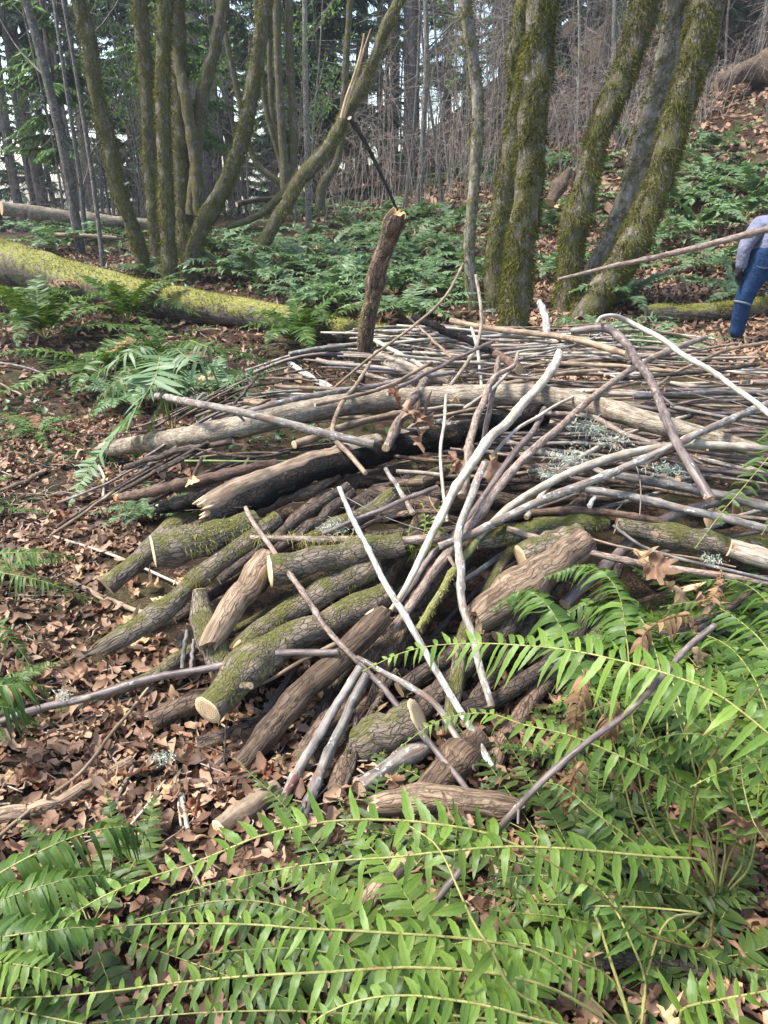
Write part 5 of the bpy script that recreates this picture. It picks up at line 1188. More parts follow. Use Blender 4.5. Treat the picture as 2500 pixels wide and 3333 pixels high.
filler(12, 'mossy log buried deep in the pile under the sticks', 'buried mossy logs', ['mosslog', 'brown', 'dark', 'mossy'], (-0.3, 2.2), (2.6, 4.6), (0.2, 0.4), (0.8, 1.8), (0.035, 0.055), (-0.32, -0.12), 7, kind='log')
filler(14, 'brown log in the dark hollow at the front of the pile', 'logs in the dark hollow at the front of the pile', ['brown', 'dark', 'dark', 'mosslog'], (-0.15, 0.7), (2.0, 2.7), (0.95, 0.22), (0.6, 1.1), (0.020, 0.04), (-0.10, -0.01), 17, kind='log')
filler(30, 'short pale stick lying loose at the left fringe of the pile', 'loose sticks at the left fringe of the pile', ['tan', 'grey', 'dark', 'pink', 'cream'], (-1.5, -0.4), (3.2, 5.2), (0.15, 0.35), (0.3, 1.0), (0.004, 0.010), (-0.04, 0.04), 8)

filler(16, 'dark mossy filler log added between the other logs at the front left of the pile', 'filler logs added at the front left of the pile', ['mosslog', 'dark', 'brown', 'dark'], (-0.75, 0.25), (2.25, 3.1), (0.72, 0.18), (0.7, 1.2), (0.022, 0.045), (-0.14, -0.015), 21, kind='log')  # dark logs added to make the gaps in the stack look dark
filler(60, 'fine twig caught on top of the sticks of the pile', 'fine twigs on top of the pile', ['dark', 'tan', 'grey', 'purple', 'pink'], (-0.7, 3.0), (2.2, 5.6), (0.2, 0.9), (0.2, 0.7), (0.0018, 0.0042), (-0.02, 0.10), 22, kind='twig', curve=0.15)
# lichen tufts on the tangle
def lichen_tuft(px, py, n, s, label):
    p = P(px, py, 0.08); ge = Geo(); g = np.random.default_rng(int(px))
    leaflets(ge, g.normal(0, s * 0.5, (n, 3)) * [1.3, 1, .4], g.normal(0, 1, (n, 3)), g.normal(0, 1, (n, 3)), g.uniform(0.3, 0.8, n) * s * 0.7, 0.0035, 0.2, K=3, shape='blade', g=g, fold=0, wave=0.2)
    obj('lichen', ge.mesh('lichen', [M_LICHEN]), label=label, cat='lichen', loc=p)
for a in [(1920, 1390, 300, 0.08, 'largest grey green lichen tuft on the twigs below the longest log'), (1990, 1435, 260, 0.06, 'lichen tuft on thin twigs right of the largest tuft'), (1850, 1490, 260, 0.07, 'lichen tuft beside the long tan branch'), (1790, 1540, 180, 0.05, 'small lichen tuft between two dark twigs'), (2180, 1530, 240, 0.06, 'lichen tuft right of the bent branch'), (1090, 1715, 260, 0.05, 'pale lichen tuft beside the moss hung stick'), (650, 1290, 150, 0.05, 'lichen tuft behind the pale grey pole'), (530, 2465, 140, 0.03, 'lichen clump on the leaves at the lower left'), (205, 2260, 110, 0.025, 'lichen clump beside the long purplish stick'), (2310, 1820, 160, 0.035, 'lichen strand on the thin grey stick'), (1595, 1010, 220, 0.06, 'hanging lichen twigs beside the thin grey maple')]:
    lichen_tuft(*a)

# ------------------------------------------------------------------ foreground ferns, frond by frond
def plant(crown, label, group=None):
    return empty('sword_fern', crown, label, 'fern', group)

FS = [500]
def frond(root, trace, lmax, wmax=None, n=34, mat=None, rm=0.0032, rmat=None, crown=True, up=None, toward=0.35, t0=None, droop=(0.55, 0.28), gaps=0.03, lift=0.0, taper=2.2, side=(1, 1), K=8, wave=0.09, fwd=0.22, onpile=None, name='frond'):
    FS[0] += 1; g = np.random.default_rng(FS[0])
    pts = []
    for q in parse(trace):
        pts.append(PZ(q[0], q[1], q[2]) if onpile is None else P(q[0], q[1], q[2], onpile))
    pts = np.array(pts)
    base = np.array(root.location)
    if crown:
        L = np.linalg.norm(np.diff(pts, axis=0), axis=1).sum(); l0 = np.linalg.norm(pts[0] - base)
        mid = base * 0.55 + pts[0] * 0.45 + np.array([0, 0, 0.05 * l0])
        pts = np.vstack([base[None], mid[None], pts])
        if t0 is None: t0 = min(0.75, (l0 * 1.05) / (l0 * 1.05 + L))
    c = pts.mean(0); tc = np.array([0, 0, CAM_Z]) - c; tc /= np.linalg.norm(tc)
    u = np.array([0, 0, 1.0]) * (1 - toward) + tc * toward if up is None else np.asarray(up, float)
    near = np.linalg.norm(pts[-1][:2]) < 2.6
    if near: n = max(5, int(n * 0.82)); lmax *= 1.15; gaps = gaps + 0.05; wmax = (wmax or lmax * 0.24) * 1.22
    leaf, st = frond_geo(pts - base, n=n, lmax=lmax, wmax=wmax or lmax * 0.24, up=u, g=g, t0=t0 or 0.03, K=K, droop=droop, lift=lift, serr=0.085, wave=wave, fwd=fwd, taper=taper, gaps=gaps, rmax=rm, split=True, side=side)
    f = kid(root, obj(name, leaf.mesh(name, [mat or M_FERN])))
    kid(f, obj('stalk', st.mesh('stalk', [rmat or M_RACHIS])))
    return f

cr_a = P(2330, 2960, 0, False); cr_b = P(2900, 2720, 0, False); cr_c = P(2080, 3420, 0, False); cr_d = P(-420, 3050, 0, False)
fa = plant(cr_a, 'big green sword fern at the right with many stalks bunched together')
frond(fa, '2327,2627,.30 2230,2569,.36 2134,2516,.40 1989,2448,.43 1859,2395,.44 1700,2357,.43 1589,2322,.41 1438,2342,.37 1290,2440,.30', .060, n=40)
frond(fa, '2290,2806,.22 2146,2790,.29 2014,2778,.33 1862,2764,.36 1660,2756,.385 1480,2768,.39 1280,2790,.39 1130,2800,.385 1005,2815,.37 905,2830,.35 725,2868,.31 560,2915,.27', .066, n=46, droop=(0.55, .2), rm=.0036)
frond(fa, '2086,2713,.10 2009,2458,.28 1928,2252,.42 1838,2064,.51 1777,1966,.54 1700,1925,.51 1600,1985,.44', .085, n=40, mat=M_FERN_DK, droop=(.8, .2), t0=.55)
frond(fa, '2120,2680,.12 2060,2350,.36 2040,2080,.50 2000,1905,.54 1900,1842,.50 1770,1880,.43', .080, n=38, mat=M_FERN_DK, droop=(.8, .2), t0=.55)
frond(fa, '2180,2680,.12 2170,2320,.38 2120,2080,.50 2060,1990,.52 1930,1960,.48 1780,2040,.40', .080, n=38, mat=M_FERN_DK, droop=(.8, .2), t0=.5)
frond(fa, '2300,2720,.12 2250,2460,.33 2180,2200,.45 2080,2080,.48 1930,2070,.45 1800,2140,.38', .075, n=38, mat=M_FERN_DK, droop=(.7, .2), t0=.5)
frond(fa, '2292,3087,.20 2166,3062,.28 2090,3036,.31 1989,2945,.37 1888,2864,.41 1786,2804,.44 1735,2755,.44', .052, n=12, droop=(.5, .25), gaps=.25, rmat=M_RACHIS_DK, rm=.0042)
frond(fa, '2210,3030,.12 2060,3015,.17 1928,3006,.20 1812,2982,.21 1660,2970,.21 1597,2961,.19', .062, n=20, droop=(.3, .2), lift=.4)
frond(fa, '2250,2830,.16 2278,2521,.42 2327,2448,.50 2399,2337,.58 2452,2260,.64 2520,2170,.70', .072, n=13, rmat=M_RACHIS_DK, rm=.0045, droop=(.3, .3), t0=.35, gaps=.1, wmax=.019)
frond(fa, '2240,2700,.20 2182,2472,.34 2124,2419,.38 2037,2337,.42 1960,2270,.43 1870,2250,.40', .050, n=20, t0=.4, mat=M_FERN_DK)
frond(fa, '2400,2675,.32 2330,2440,.46 2240,2340,.50 2120,2290,.50 1990,2290,.46 1880,2330,.40', .058, n=28, t0=.3)
frond(fa, '2200,2860,.14 2050,2730,.24 1930,2640,.29 1830,2560,.31 1720,2540,.29', .050, n=24, mat=M_FERN_DK)
for k, tr in enumerate(['2300,2780,.10 2220,2600,.26 2150,2440,.36 2100,2330,.42', '2360,2760,.12 2300,2560,.30 2230,2400,.42 2180,2260,.46', '2420,2800,.12 2380,2600,.30 2330,2420,.42 2300,2250,.48', '2440,2820,.12 2470,2560,.30 2480,2350,.42 2470,2200,.48', '2200,2900,.06 2080,2800,.12 1960,2660,.18 1890,2560,.22', '2330,2870,.10 2300,2700,.22 2180,2560,.30 2060,2440,.34']):
    frond(fa, tr, .05, n=9, t0=.62, mat=M_FERN_DK, gaps=.2)

fb = plant(cr_b, 'sword fern from the right edge whose largest frond hangs across the pile')
frond(fb, '2560,2440,.58 2480,2370,.62 2380,2290,.65 2305,2245,.67 2154,2188,.68 2003,2147,.67 1853,2116,.65 1702,2101,.62 1551,2094,.58 1401,2103,.53 1300,2128,.49 1180,2185,.44', .096, n=48, rm=.0034, droop=(.5, .2), toward=.55, taper=2.0, K=10, wmax=.0165)
frond(fb, '2700,2500,.4 2560,2300,.52 2500,2116,.56 2394,2012,.55 2280,1960,.50 2150,1975,.43', .075, n=36, mat=M_FERN_DK, droop=(.7, .2), t0=.35)
frond(fb, '2700,2350,.45 2600,2120,.55 2500,1960,.56 2390,1890,.52 2250,1890,.46', .075, n=34, mat=M_FERN_DK, droop=(.7, .2), t0=.35)
frond(fb, '2650,2600,.40 2540,2420,.50 2450,2200,.55 2350,2090,.54 2220,2060,.49 2080,2110,.42', .072, n=36, mat=M_FERN_DK, droop=(.7, .2), t0=.35)
frond(fb, '2620,2700,.35 2520,2580,.45 2430,2450,.52 2340,2400,.53 2200,2390,.50 2080,2430,.44', .060, n=30, t0=.3)
frond(fb, '2700,2560,.3 2600,2500,.42 2500,2480,.47 2380,2500,.48 2250,2560,.44', .056, n=26, t0=.3)
frond(fb, '2640,2860,.28 2540,2780,.38 2460,2690,.44 2420,2560,.48 2410,2450,.50', .056, n=20, t0=.2, mat=M_FERN_DK)

fc = plant(cr_c, 'foreground sword fern whose fronds spread left along the whole bottom of the picture')
frond(fc, '1900,2900,.26 1780,2800,.32 1660,2742,.36 1555,2705,.39 1430,2684,.41 1330,2673,.42 1180,2668,.43 1055,2676,.43 930,2700,.43 830,2727,.425 750,2760,.42 600,2820,.40 450,2868,.385 300,2937,.37 175,3022,.355 75,3112,.34 -30,3200,.32', .068, n=44, rm=.0038, droop=(.2, .25), lift=.25, wmax=.019, gaps=.16, rmat=M_RACHIS, taper=3.0, side=(1.0, .75), K=10)
frond(fc, '1760,3110,.24 1600,3066,.29 1455,3050,.31 1280,3038,.33 1155,3030,.335 980,3022,.335 830,3010,.33 600,3006,.315 400,3012,.30 195,3023,.28 60,3035,.26', .062, n=40, droop=(.45, .25), rm=.0036, wmax=.015, gaps=.10, K=9)
frond(fc, '1800,3220,.26 1640,3175,.32 1480,3155,.345 1300,3150,.36 1065,3164,.37 830,3176,.37 600,3196,.36 400,3221,.345 200,3241,.33 45,3247,.32 -90,3255,.30', .060, n=40, droop=(.4, .25), rm=.0038, wmax=.016, gaps=.10, K=9)
frond(fc, '1850,3345,.24 1690,3304,.31 1630,3285,.33 1480,3256,.36 1305,3240,.375 1180,3254,.37 1065,3296,.35 1015,3335,.33 960,3400,.30', .056, n=30, droop=(.4, .2), rm=.004, wmax=.017, gaps=.06, K=9, lift=.15)
frond(fc, '1850,3350,.20 1777,3289,.26 1664,3215,.33 1600,3095,.40 1540,3000,.44 1490,2890,.475 1455,2810,.495 1415,2745,.505 1335,2690,.50', .075, n=7, t0=.55, rm=.0050, gaps=.25, wmax=.02, droop=(.6, .2), K=10)
frond(fc, '2240,3400,.10 2217,3290,.20 2343,3254,.26 2500,3224,.30 2650,3180,.31', .064, n=18, rm=.004, wmax=.018, lift=.3, droop=(.2, .2), K=9, t0=.2)
frond(fc, '2100,3200,.10 2180,2990,.22 2292,2976,.24 2115,2955,.25 1913,2948,.24 1710,2940,.22', .045, n=12, gaps=.5)
frond(fc, '1500,3330,.2 1300,3360,.28 1100,3390,.32 850,3420,.33 600,3440,.32', .06, n=30, wmax=.016)
frond(fc, '1500,3260,.10 1350,3200,.16 1180,3130,.20 1000,3090,.21 820,3090,.2 640,3110,.17', .055, n=30, mat=M_FERN_DK)
frond(fc, '1400,3300,.10 1150,3300,.18 900,3290,.22 600,3300,.23 300,3330,.22', .055, n=32, mat=M_FERN_DK)
frond(fc, '1300,3200,.08 1000,2980,.14 800,2930,.16 600,2950,.15 420,3000,.12', .050, n=30, mat=M_FERN_DK)
frond(fc, '2000,3200,.12 1880,3130,.2 1740,3080,.24 1600,3060,.25 1440,3080,.23 1330,3120,.2', .055, n=28)
frond(fc, '2100,3200,.12 2060,3080,.2 1960,2900,.26 1860,2860,.28 1700,2850,.27 1550,2880,.24', .055, n=30, mat=M_FERN_DK)

fd = plant(cr_d, 'dark green sword fern arching in from the lower left corner')
frond(fd, '-120,2930,.24 0,2842,.30 150,2762,.325 275,2712,.325 400,2692,.30 470,2715,.24 492,2760,.17', .082, n=46, mat=M_FERN_DK, droop=(.9, .15), wmax=.014, lift=-.2)
frond(fd, '-150,2990,.26 0,2930,.32 150,2880,.34 300,2850,.32 420,2870,.26', .075, n=40, mat=M_FERN_DK, droop=(.8, .15), wmax=.014)
frond(fd, '-150,3060,.26 0,3050,.34 150,3030,.36 300,3020,.34 430,3060,.28', .065, n=36, mat=M_FERN_DK, droop=(.6, .2))
frond(fd, '-200,3150,.26 -50,3130,.35 120,3150,.38 300,3200,.35', .06, n=30, mat=M_FERN, droop=(.5, .2))
frond(fd, '-100,3250,.2 60,3290,.27 250,3330,.28 500,3380,.25', .06, n=30, mat=M_FERN_DK, droop=(.5, .2))

fe = plant(np.array([-1.45, 4.9, float(G(-1.45, 4.9))]), 'sword fern with one big frond hanging down over the litter left of the pile')
frond(fe, '525,1160,.72 500,1244,.66 446,1322,.52 374,1413,.34 314,1491,.20 259,1575,.10 226,1650,.04', .20, n=50, mat=M_FERN_FAR, wmax=.036, droop=(.05, .05), rm=.005, toward=.15, wave=.02, K=5)
frond(fe, '560,1150,.70 640,1180,.76 760,1205,.66 900,1230,.50 960,1260,.42', .12, n=40, mat=M_FERN_FAR, wmax=.024, rm=.004, K=5, toward=.5)
frond(fe, '500,1140,.68 420,1150,.72 350,1190,.62 280,1240,.45', .11, n=38, mat=M_FERN_FAR, wmax=.024, rm=.004, K=5)
frond(fe, '600,1120,.72 680,1130,.76 800,1150,.66 930,1200,.50', .12, n=38, mat=M_FERN_DK, wmax=.024, rm=.004, K=5)
frond(fe, '560,1170,.64 560,1260,.60 500,1360,.42 480,1430,.25', .11, n=38, mat=M_FERN_DK, wmax=.024, rm=.004, K=5)
frond(fe, '480,1180,.62 400,1230,.60 320,1300,.46 280,1380,.28', .11, n=38, mat=M_FERN_DK, wmax=.024, rm=.004, K=5)

ff = plant(P(-330, 1900, 0, False), 'small sword fern reaching in over the leaves halfway down the left edge')
frond(ff, '-100,1830,.16 0,1803,.20 150,1800,.19 264,1818,.13', .075, n=34, mat=M_FERN_DK, wmax=.014, K=6)
frond(ff, '-100,1860,.18 0,1864,.22 150,1895,.19 324,1961,.07', .075, n=34, mat=M_FERN_DK, wmax=.014, K=6)
frond(ff, '-100,1990,.18 0,2050,.18 60,2110,.12 100,2170,.06', .065, n=28, mat=M_FERN_DK, wmax=.014, K=6)
fg = plant(P(-360, 2350, 0, False), 'dark fern frond poking in from the left edge above the long purplish stick')
frond(fg, '-130,2220,.30 0,2232,.31 90,2224,.29 158,2240,.22', .085, n=34, mat=M_FERN_DK, wmax=.013, droop=(.9, .15), K=6)
frond(fg, '-130,2280,.28 0,2300,.28 60,2310,.25 110,2340,.18', .075, n=30, mat=M_FERN_DK, wmax=.013, droop=(.9, .15), K=6)
fh = plant(np.array([2.1, 2.1, float(G(2.1, 2.1))]), 'sword fern outside the right edge with one frond hanging over the grey poles')
frond(fh, '2640,1330,.66 2570,1405,.69 2500,1490,.70 2418,1588,.69 2342,1678,.66 2262,1785,.60', .115, n=36, mat=M_FERN_DK, wmax=.024, droop=(.35, .15), rm=.004, toward=.5, t0=.4)
frond(fh, '2700,1500,.6 2600,1560,.64 2540,1640,.62 2480,1740,.55', .10, n=30, mat=M_FERN_DK, wmax=.022, t0=.4)
fi = plant(P(1385, 1860, -0.25), 'small pale green fern growing up through the gap in the middle of the pile')
frond(fi, '1400,1790,.0 1425,1690,.06 1455,1600,.10', .07, n=16, mat=M_FERN, wmax=.016, onpile=True, t0=.25, K=6, toward=.7)
frond(fi, '1370,1780,.0 1385,1700,.05 1370,1620,.08', .06, n=14, mat=M_FERN, wmax=.016, onpile=True, t0=.25, K=6, toward=.7)
frond(fi, '1340,1800,.0 1330,1740,.04 1345,1690,.06', .05, n=12, mat=M_FERN, wmax=.014, onpile=True, t0=.25, K=6, toward=.7)

# dead brown fronds caught in the ferns
dd = plant(cr_a + np.array([0.02, 0.05, 0]), 'withered brown fern with curled fronds hanging among the green ferns at right')
for tr in ['2250,2000,.55 2170,2015,.56 2090,2075,.53 2110,2180,.48 2135,2290,.42', '1905,2180,.46 1880,2290,.42 1868,2400,.34 1866,2500,.26', '1900,2480,.30 1865,2530,.27 1850,2600,.2 1846,2650,.14', '2290,1960,.56 2330,1930,.55 2345,1880,.54 2350,1850,.53', '2010,2280,.46 1985,2330,.43 1990,2420,.36']:
    frond(dd, tr, .034, n=22, mat=M_FERN_OLD, rmat=M_RACHIS_DK, crown=False, droop=(1.2, .5), wave=.25, t0=.02, wmax=.014, K=6)

# filler ferns that make the thicket dense
def fern_at(key, px, py, rot, sc, label, group=None):
    return fern(key, px, py, rot, sc, label, group)
TG = 'ferns of the thicket in front of the pile'
for k, (px, py, rot, sc) in enumerate([(2450, 2360, .3, 1.0), (2280, 2220, 1.3, .85), (2100, 2330, 2.2, .7), (2350, 2560, 3.9, .9), (2560, 2080, 2.5, 1.0), (1500, 3400, 1.2, .9), (2440, 2030, 4.0, .9), (2200, 2070, 5.5, .7), ]):
    fern_at(['near_b', 'near_a', 'near_b', 'near_t'][k % 4], px, py, rot, sc * (0.75 if k % 4 == 3 else 1.0), 'green sword fern in the crowded thicket in front of the woodpile', TG)

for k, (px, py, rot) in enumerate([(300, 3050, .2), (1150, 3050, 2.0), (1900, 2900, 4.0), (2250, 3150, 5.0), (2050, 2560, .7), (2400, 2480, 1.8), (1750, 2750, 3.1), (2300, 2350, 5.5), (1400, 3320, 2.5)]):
    fern_at('near_low', px, py, rot, .75, 'small shade-coloured fern low under the larger foreground fronds', 'low ferns under the foreground fronds')
# ------------------------------------------------------------------ fallen maple leaves
def leaf_mesh(seed, curl, crum):
    g = np.random.default_rng(seed); na = 40; nr = 6
    th = np.linspace(0, 2 * np.pi, na, endpoint=False)
    out = np.full(na, 0.40)
    for a, w, h in ((0, .30, .62), (0.85, .26, .52), (-0.85, .26, .52), (1.75, .24, .30), (-1.75, .24, .30)):
        dlt = np.abs((th - a + np.pi) % (2 * np.pi) - np.pi)
        out = np.maximum(out, 0.30 + h * np.clip(1 - dlt / w, 0, 1) ** 0.75 * 0.8 + 0.04)
    out *= 1 + 0.06 * g.normal(0, 1, na)
    dl = np.abs((th - np.pi + np.pi) % (2 * np.pi) - np.pi); out *= 1 - 0.55 * np.exp(-((np.abs(th - np.pi)) / .35) ** 2)
    V = [np.zeros((1, 3))]; q = np.linspace(0, 1, nr + 1)[1:]
    ax = g.uniform(0, 3.14); c1, c2 = g.normal(0, 1, 2)
    for r in q:
        x, y = np.cos(th) * out * r, np.sin(th) * out * r
        u = x * math.cos(ax) + y * math.sin(ax); v = -x * math.sin(ax) + y * math.cos(ax)
        z = curl * (u * u * 0.9 * (1 + 0.3 * c1) + 0.5 * c2 * v * v) + crum * np.array([mnoise.noise((a * 4.0 + seed, b * 4.0, 1.0)) for a, b in zip(x, y)]) + 0.06 * np.cos(5 * th) * r * r
        V.append(np.stack([x, y, z], 1))
    V = np.vstack(V); j = np.arange(na); j2 = (j + 1) % na
    T = np.stack([np.zeros(na, int), 1 + j, 1 + j2], 1)
    Q = np.concatenate([np.stack([1 + k * na + j, 1 + (k + 1) * na + j, 1 + (k + 1) * na + j2, 1 + k * na + j2], 1) for k in range(nr - 1)])
    ge = Geo(); lv = np.clip(0.5 + 0.35 * np.array([mnoise.noise((a * 3 + seed, b * 3, 4)) for a, b in V[:, :2]]), 0, 1)
    ge.add(V, Q, T, bc=np.stack([np.ones(len(V)), V[:, 0], V[:, 1]], 1), lv=lv)
    tube(ge, [(-.06, 0, 0), (-.35, .03, .05), (-.75, .0 + .1 * c1, .12)], (.014, .010), ns=5, step=.1, bump=0, seed=seed, lv=.2, capslot=0)
    return ge
LEAFS = [leaf_mesh(s, c, k) for s, c, k in ((1, .5, .15), (2, 1.0, .25), (3, -.5, .2), (4, 1.6, .2), (5, .9, .4), (6, -1.2, .3), (7, .3, .3), (8, 2.0, .35))]
LM = [l.mesh('fallen_leaf', [M_LEAF]) for l in LEAFS]; LMT = [l.mesh('fallen_leaf', [M_LEAF_TAN]) for l in LEAFS]; LMR = [l.mesh('fallen_leaf', [M_LEAF_RED]) for l in LEAFS]
def leaf(px, py, lift, spx, label, mats=None, k=0, rot=(0, 0, 0), group=None, pile=True, z=None):
    p = P(px, py, lift, pile) if z is None else PZ(px, py, z)
    o = obj('fallen_leaf', (mats or LM)[k], label=label, cat='leaf', group=group, loc=p)
    s = spx * vdepth(p) / FPX; o.scale = (s, s, s); o.rotation_euler = rot
    return o
leaf(1290, 1288, .20, 68, 'upright rust red leaf standing on the longest log', LMR, 0, (1.25, .3, 1.9))
leaf(1335, 1345, .17, 95, 'large crumpled brown leaf draped over the stubby stick', LM, 4, (.5, .3, .4))
leaf(1392, 1372, .17, 90, 'folded pale brown leaf right of the rust red leaf', LM, 1, (.7, -.3, 2.2))
leaf(1372, 1425, .16, 72, 'pointed brown leaf hanging down over the charred log', LM, 3, (1.1, .1, -1.4))
leaf(1490, 1500, .10, 85, 'brown leaf caught between the forked branch and the cream branch', LM, 5, (.8, .2, .9))
leaf(1590, 1530, .06, 95, 'broad brown leaf under the long tan branch', LM, 0, (.6, .2, -.7))
leaf(2135, 1845, .20, 105, 'large curled brown maple leaf on top of the ferns beside the pinkish stick', LM, 1, (.9, .2, -.6), pile=True)
leaf(2085, 1820, .18, 80, 'pale folded leaf left of the large curled maple leaf', LMT, 3, (.5, .6, .3))
leaf(2200, 1925, .10, 105, 'twisted tan leaf with long curled lobes on the ferns', LMT, 7, (.8, .4, .8))
leaf(2280, 1940, .10, 90, 'long shrivelled tan leaf reaching right over the ferns', LM, 7, (.4, .9, .1))
leaf(2260, 2060, .0, 70, 'brown leaf behind the forked tip of the purple stick', LM, 0, (1.0, .2, 1.2), z=.46)
leaf(2270, 2130, .0, 60, 'tan leaf just below the forked tip of the purple stick', LMT, 2, (.6, .2, .2), z=.42)
leaf(2455, 2690, .0, 150, 'dark brown maple leaf at the right edge in front of the fern stalks', LM, 2, (.8, -.3, 2.8), z=.40)
leaf(2420, 3000, .03, 150, 'flat brown maple leaf on the ground at the lower right', LM, 0, (.1, .2, 1.8), pile=False)
leaf(2300, 2790, .03, 140, 'crumpled brown leaf on the ground under the fern stalks', LM, 4, (.2, .2, .5), pile=False)
leaf(2480, 3150, .04, 160, 'large brown leaf in the bottom right corner', LM, 2, (.2, -.2, 2.4), pile=False)
leaf(1880, 3130, .16, 85, 'brown leaf caught on the stalks at the bottom right of centre', LMT, 3, (.9, .3, .8), pile=False)
leaf(1390, 2955, .10, 110, 'lacy dead leaf hanging from the thick scaly stalk', LMT, 6, (.7, .2, .2), pile=False)
leaf(2170, 3320, .10, 80, 'pale curled leaf on the bottom edge', LMT, 1, (.3, .3, 1.0), pile=False)
leaf(625, 1565, .10, 48, 'orange brown leaf lying on the reddish barked log', LMT, 0, (.5, .2, -1.2))
leaf(660, 1240, .12, 45, 'curled tan leaf resting on the fern behind the pale grey pole', LMT, 3, (.7, .2, .3), pile=False)
leaf(920, 2485, .05, 75, 'brightest pale tan leaf standing by the parallel grey sticks', LMT, 2, (1.0, .2, 1.7))
leaf(870, 2520, .03, 70, 'rust brown leaf beside the brightest tan leaf', LMR, 4, (.3, .4, .6))
leaf(430, 2030, .04, 75, 'large tan leaf with a curled edge left of the hollow branch', LMT, 3, (.5, .2, .9), pile=False)
leaf(500, 1905, .04, 55, 'whitish tan leaf above the hollow branch', LMT, 1, (.4, .1, 2.4), pile=False)
leaf(255, 2190, .03, 85, 'big brown leaf left of the long purplish stick', LM, 1, (.3, .2, -.5), pile=False)
leaf(200, 1680, .05, 55, 'folded rust leaf standing by the thin straight stick', LMR, 7, (.8, .3, .4), pile=False)
leaf(380, 2740, .03, 90, 'tan leaf lying under the fern tips at the lower left', LMT, 0, (.2, .1, .4), pile=False)
leaf(110, 2770, .04, 95, 'brown curled leaf by the lower left corner', LM, 3, (.4, .6, 1.2), pile=False)
leaf(1320, 1945, .05, 40, 'small brown leaf in the gap behind the brown barkless log', LM, 4, (.4, .2, .4))
leaf(1290, 2030, .08, 50, 'pinkish brown leaf beside the whitish stick above the fern tip', LM, 0, (.7, .2, 1.0))
leaf(1220, 2320, .02, 60, 'papery tan bark scrap on the dark sticks in front', LMT, 7, (.9, .4, 1.4))
leaf(1480, 1300, .22, 30, 'papery curled leaf at the top of the thin cream upright', LMT, 7, (.6, .9, 2.6))
leaf(305, 655, 0, 24, 'single tan leaf hanging on the bare shrub by the left maple', LMT, 1, (1.2, 0, .4), z=float(1.7))
gl = np.random.default_rng(77)
for i in range(190):
    px, py = gl.uniform(0, 760), gl.uniform(1420, 2720)
    if px > 420 + (py - 1500) * -0.05 and py < 1850 and px > 480: continue
    leaf(px, py, gl.uniform(.008, .03), gl.uniform(38, 62) * (py / 2200), 'brown curled maple leaf lying in the leaf litter left of the pile', [LM, LM, LMT, LMR, LM][int(gl.integers(5))], int(gl.integers(8)), (gl.normal(0, .35), gl.normal(0, .35), gl.uniform(0, 6.28)), 'maple leaves in the litter left of the pile', pile=False)
for i in range(46):
    px, py = gl.uniform(1250, 2500), gl.uniform(2450, 3330)
    leaf(px, py, gl.uniform(.008, .03), gl.uniform(70, 120), 'brown maple leaf lying on the ground under the foreground ferns', [LM, LM, LM, LMT][int(gl.integers(4))], int(gl.integers(8)), (gl.normal(0, .3), gl.normal(0, .3), gl.uniform(0, 6.28)), 'maple leaves under the foreground ferns', pile=False)

# ------------------------------------------------------------------ the person at the right edge
def cloth(name, c1, c2, scale, rough=0.9, crease=0.5, seam=None):
    k = NT(name); geo = k.n('NewGeometry'); p = geo.outputs['Position']
    n1 = k.noise(p, scale, 4, 0.6, 0.6); n2 = k.noise(p, 9, 3)
    col = k.ramp(k.math('ADD', k.math('MULTIPLY', n1, .4), k.math('MULTIPLY', n2, .6)), [(.35, c1), (.65, c2)])
    return k.bsdf(col, rough, .15, k.bump(k.math('ADD', n1, k.math('MULTIPLY', n2, 2.0)), crease, 0.03))
M_SHIRT = cloth('shirt_grey_lavender', (0.10, 0.105, 0.145), (0.185, 0.19, 0.255), 30)
M_JEAN = cloth('denim_blue', (0.006, 0.018, 0.048), (0.020, 0.050, 0.115), 45)
M_GLOVE = cloth('glove_black', (0.012, 0.012, 0.014), (0.03, 0.03, 0.034), 40)
M_BOOT = cloth('boot_leather', (0.03, 0.022, 0.017), (0.07, 0.055, 0.045), 40)
M_SKIN = cloth('skin', (0.42, 0.25, 0.18), (0.52, 0.33, 0.25), 30, .6, .1)
M_HAIR = cloth('hair_brown', (0.03, 0.02, 0.013), (0.07, 0.045, 0.03), 60)
M_RED = cloth('red_cloth', (0.42, 0.02, 0.02), (0.55, 0.04, 0.035), 30)
M_CUFF = cloth('denim_pale_fold', (0.12, 0.14, 0.17), (0.20, 0.22, 0.25), 40)

def skinned(name, pts, edges, radii, mat, root=0, sub=2):
    me = bpy.data.meshes.new(name); me.from_pydata([tuple(p) for p in pts], edges, [])
    o = bpy.data.objects.new(name, me); COL.objects.link(o)
    sk = o.modifiers.new('skin', 'SKIN'); sk.use_smooth_shade = True
    sv = me.skin_vertices[0].data
    for i, r in enumerate(radii):
        sv[i].radius = (r, r) if not isinstance(r, tuple) else r
        sv[i].use_root = (i == root)
    sb = o.modifiers.new('sub', 'SUBSURF'); sb.levels = sub; sb.render_levels = sub
    dg = bpy.context.evaluated_depsgraph_get(); dg.update()
    out = bpy.data.meshes.new_from_object(o.evaluated_get(dg)); out.name = name
    bpy.data.objects.remove(o); out.materials.clear(); out.materials.append(mat)
    return out

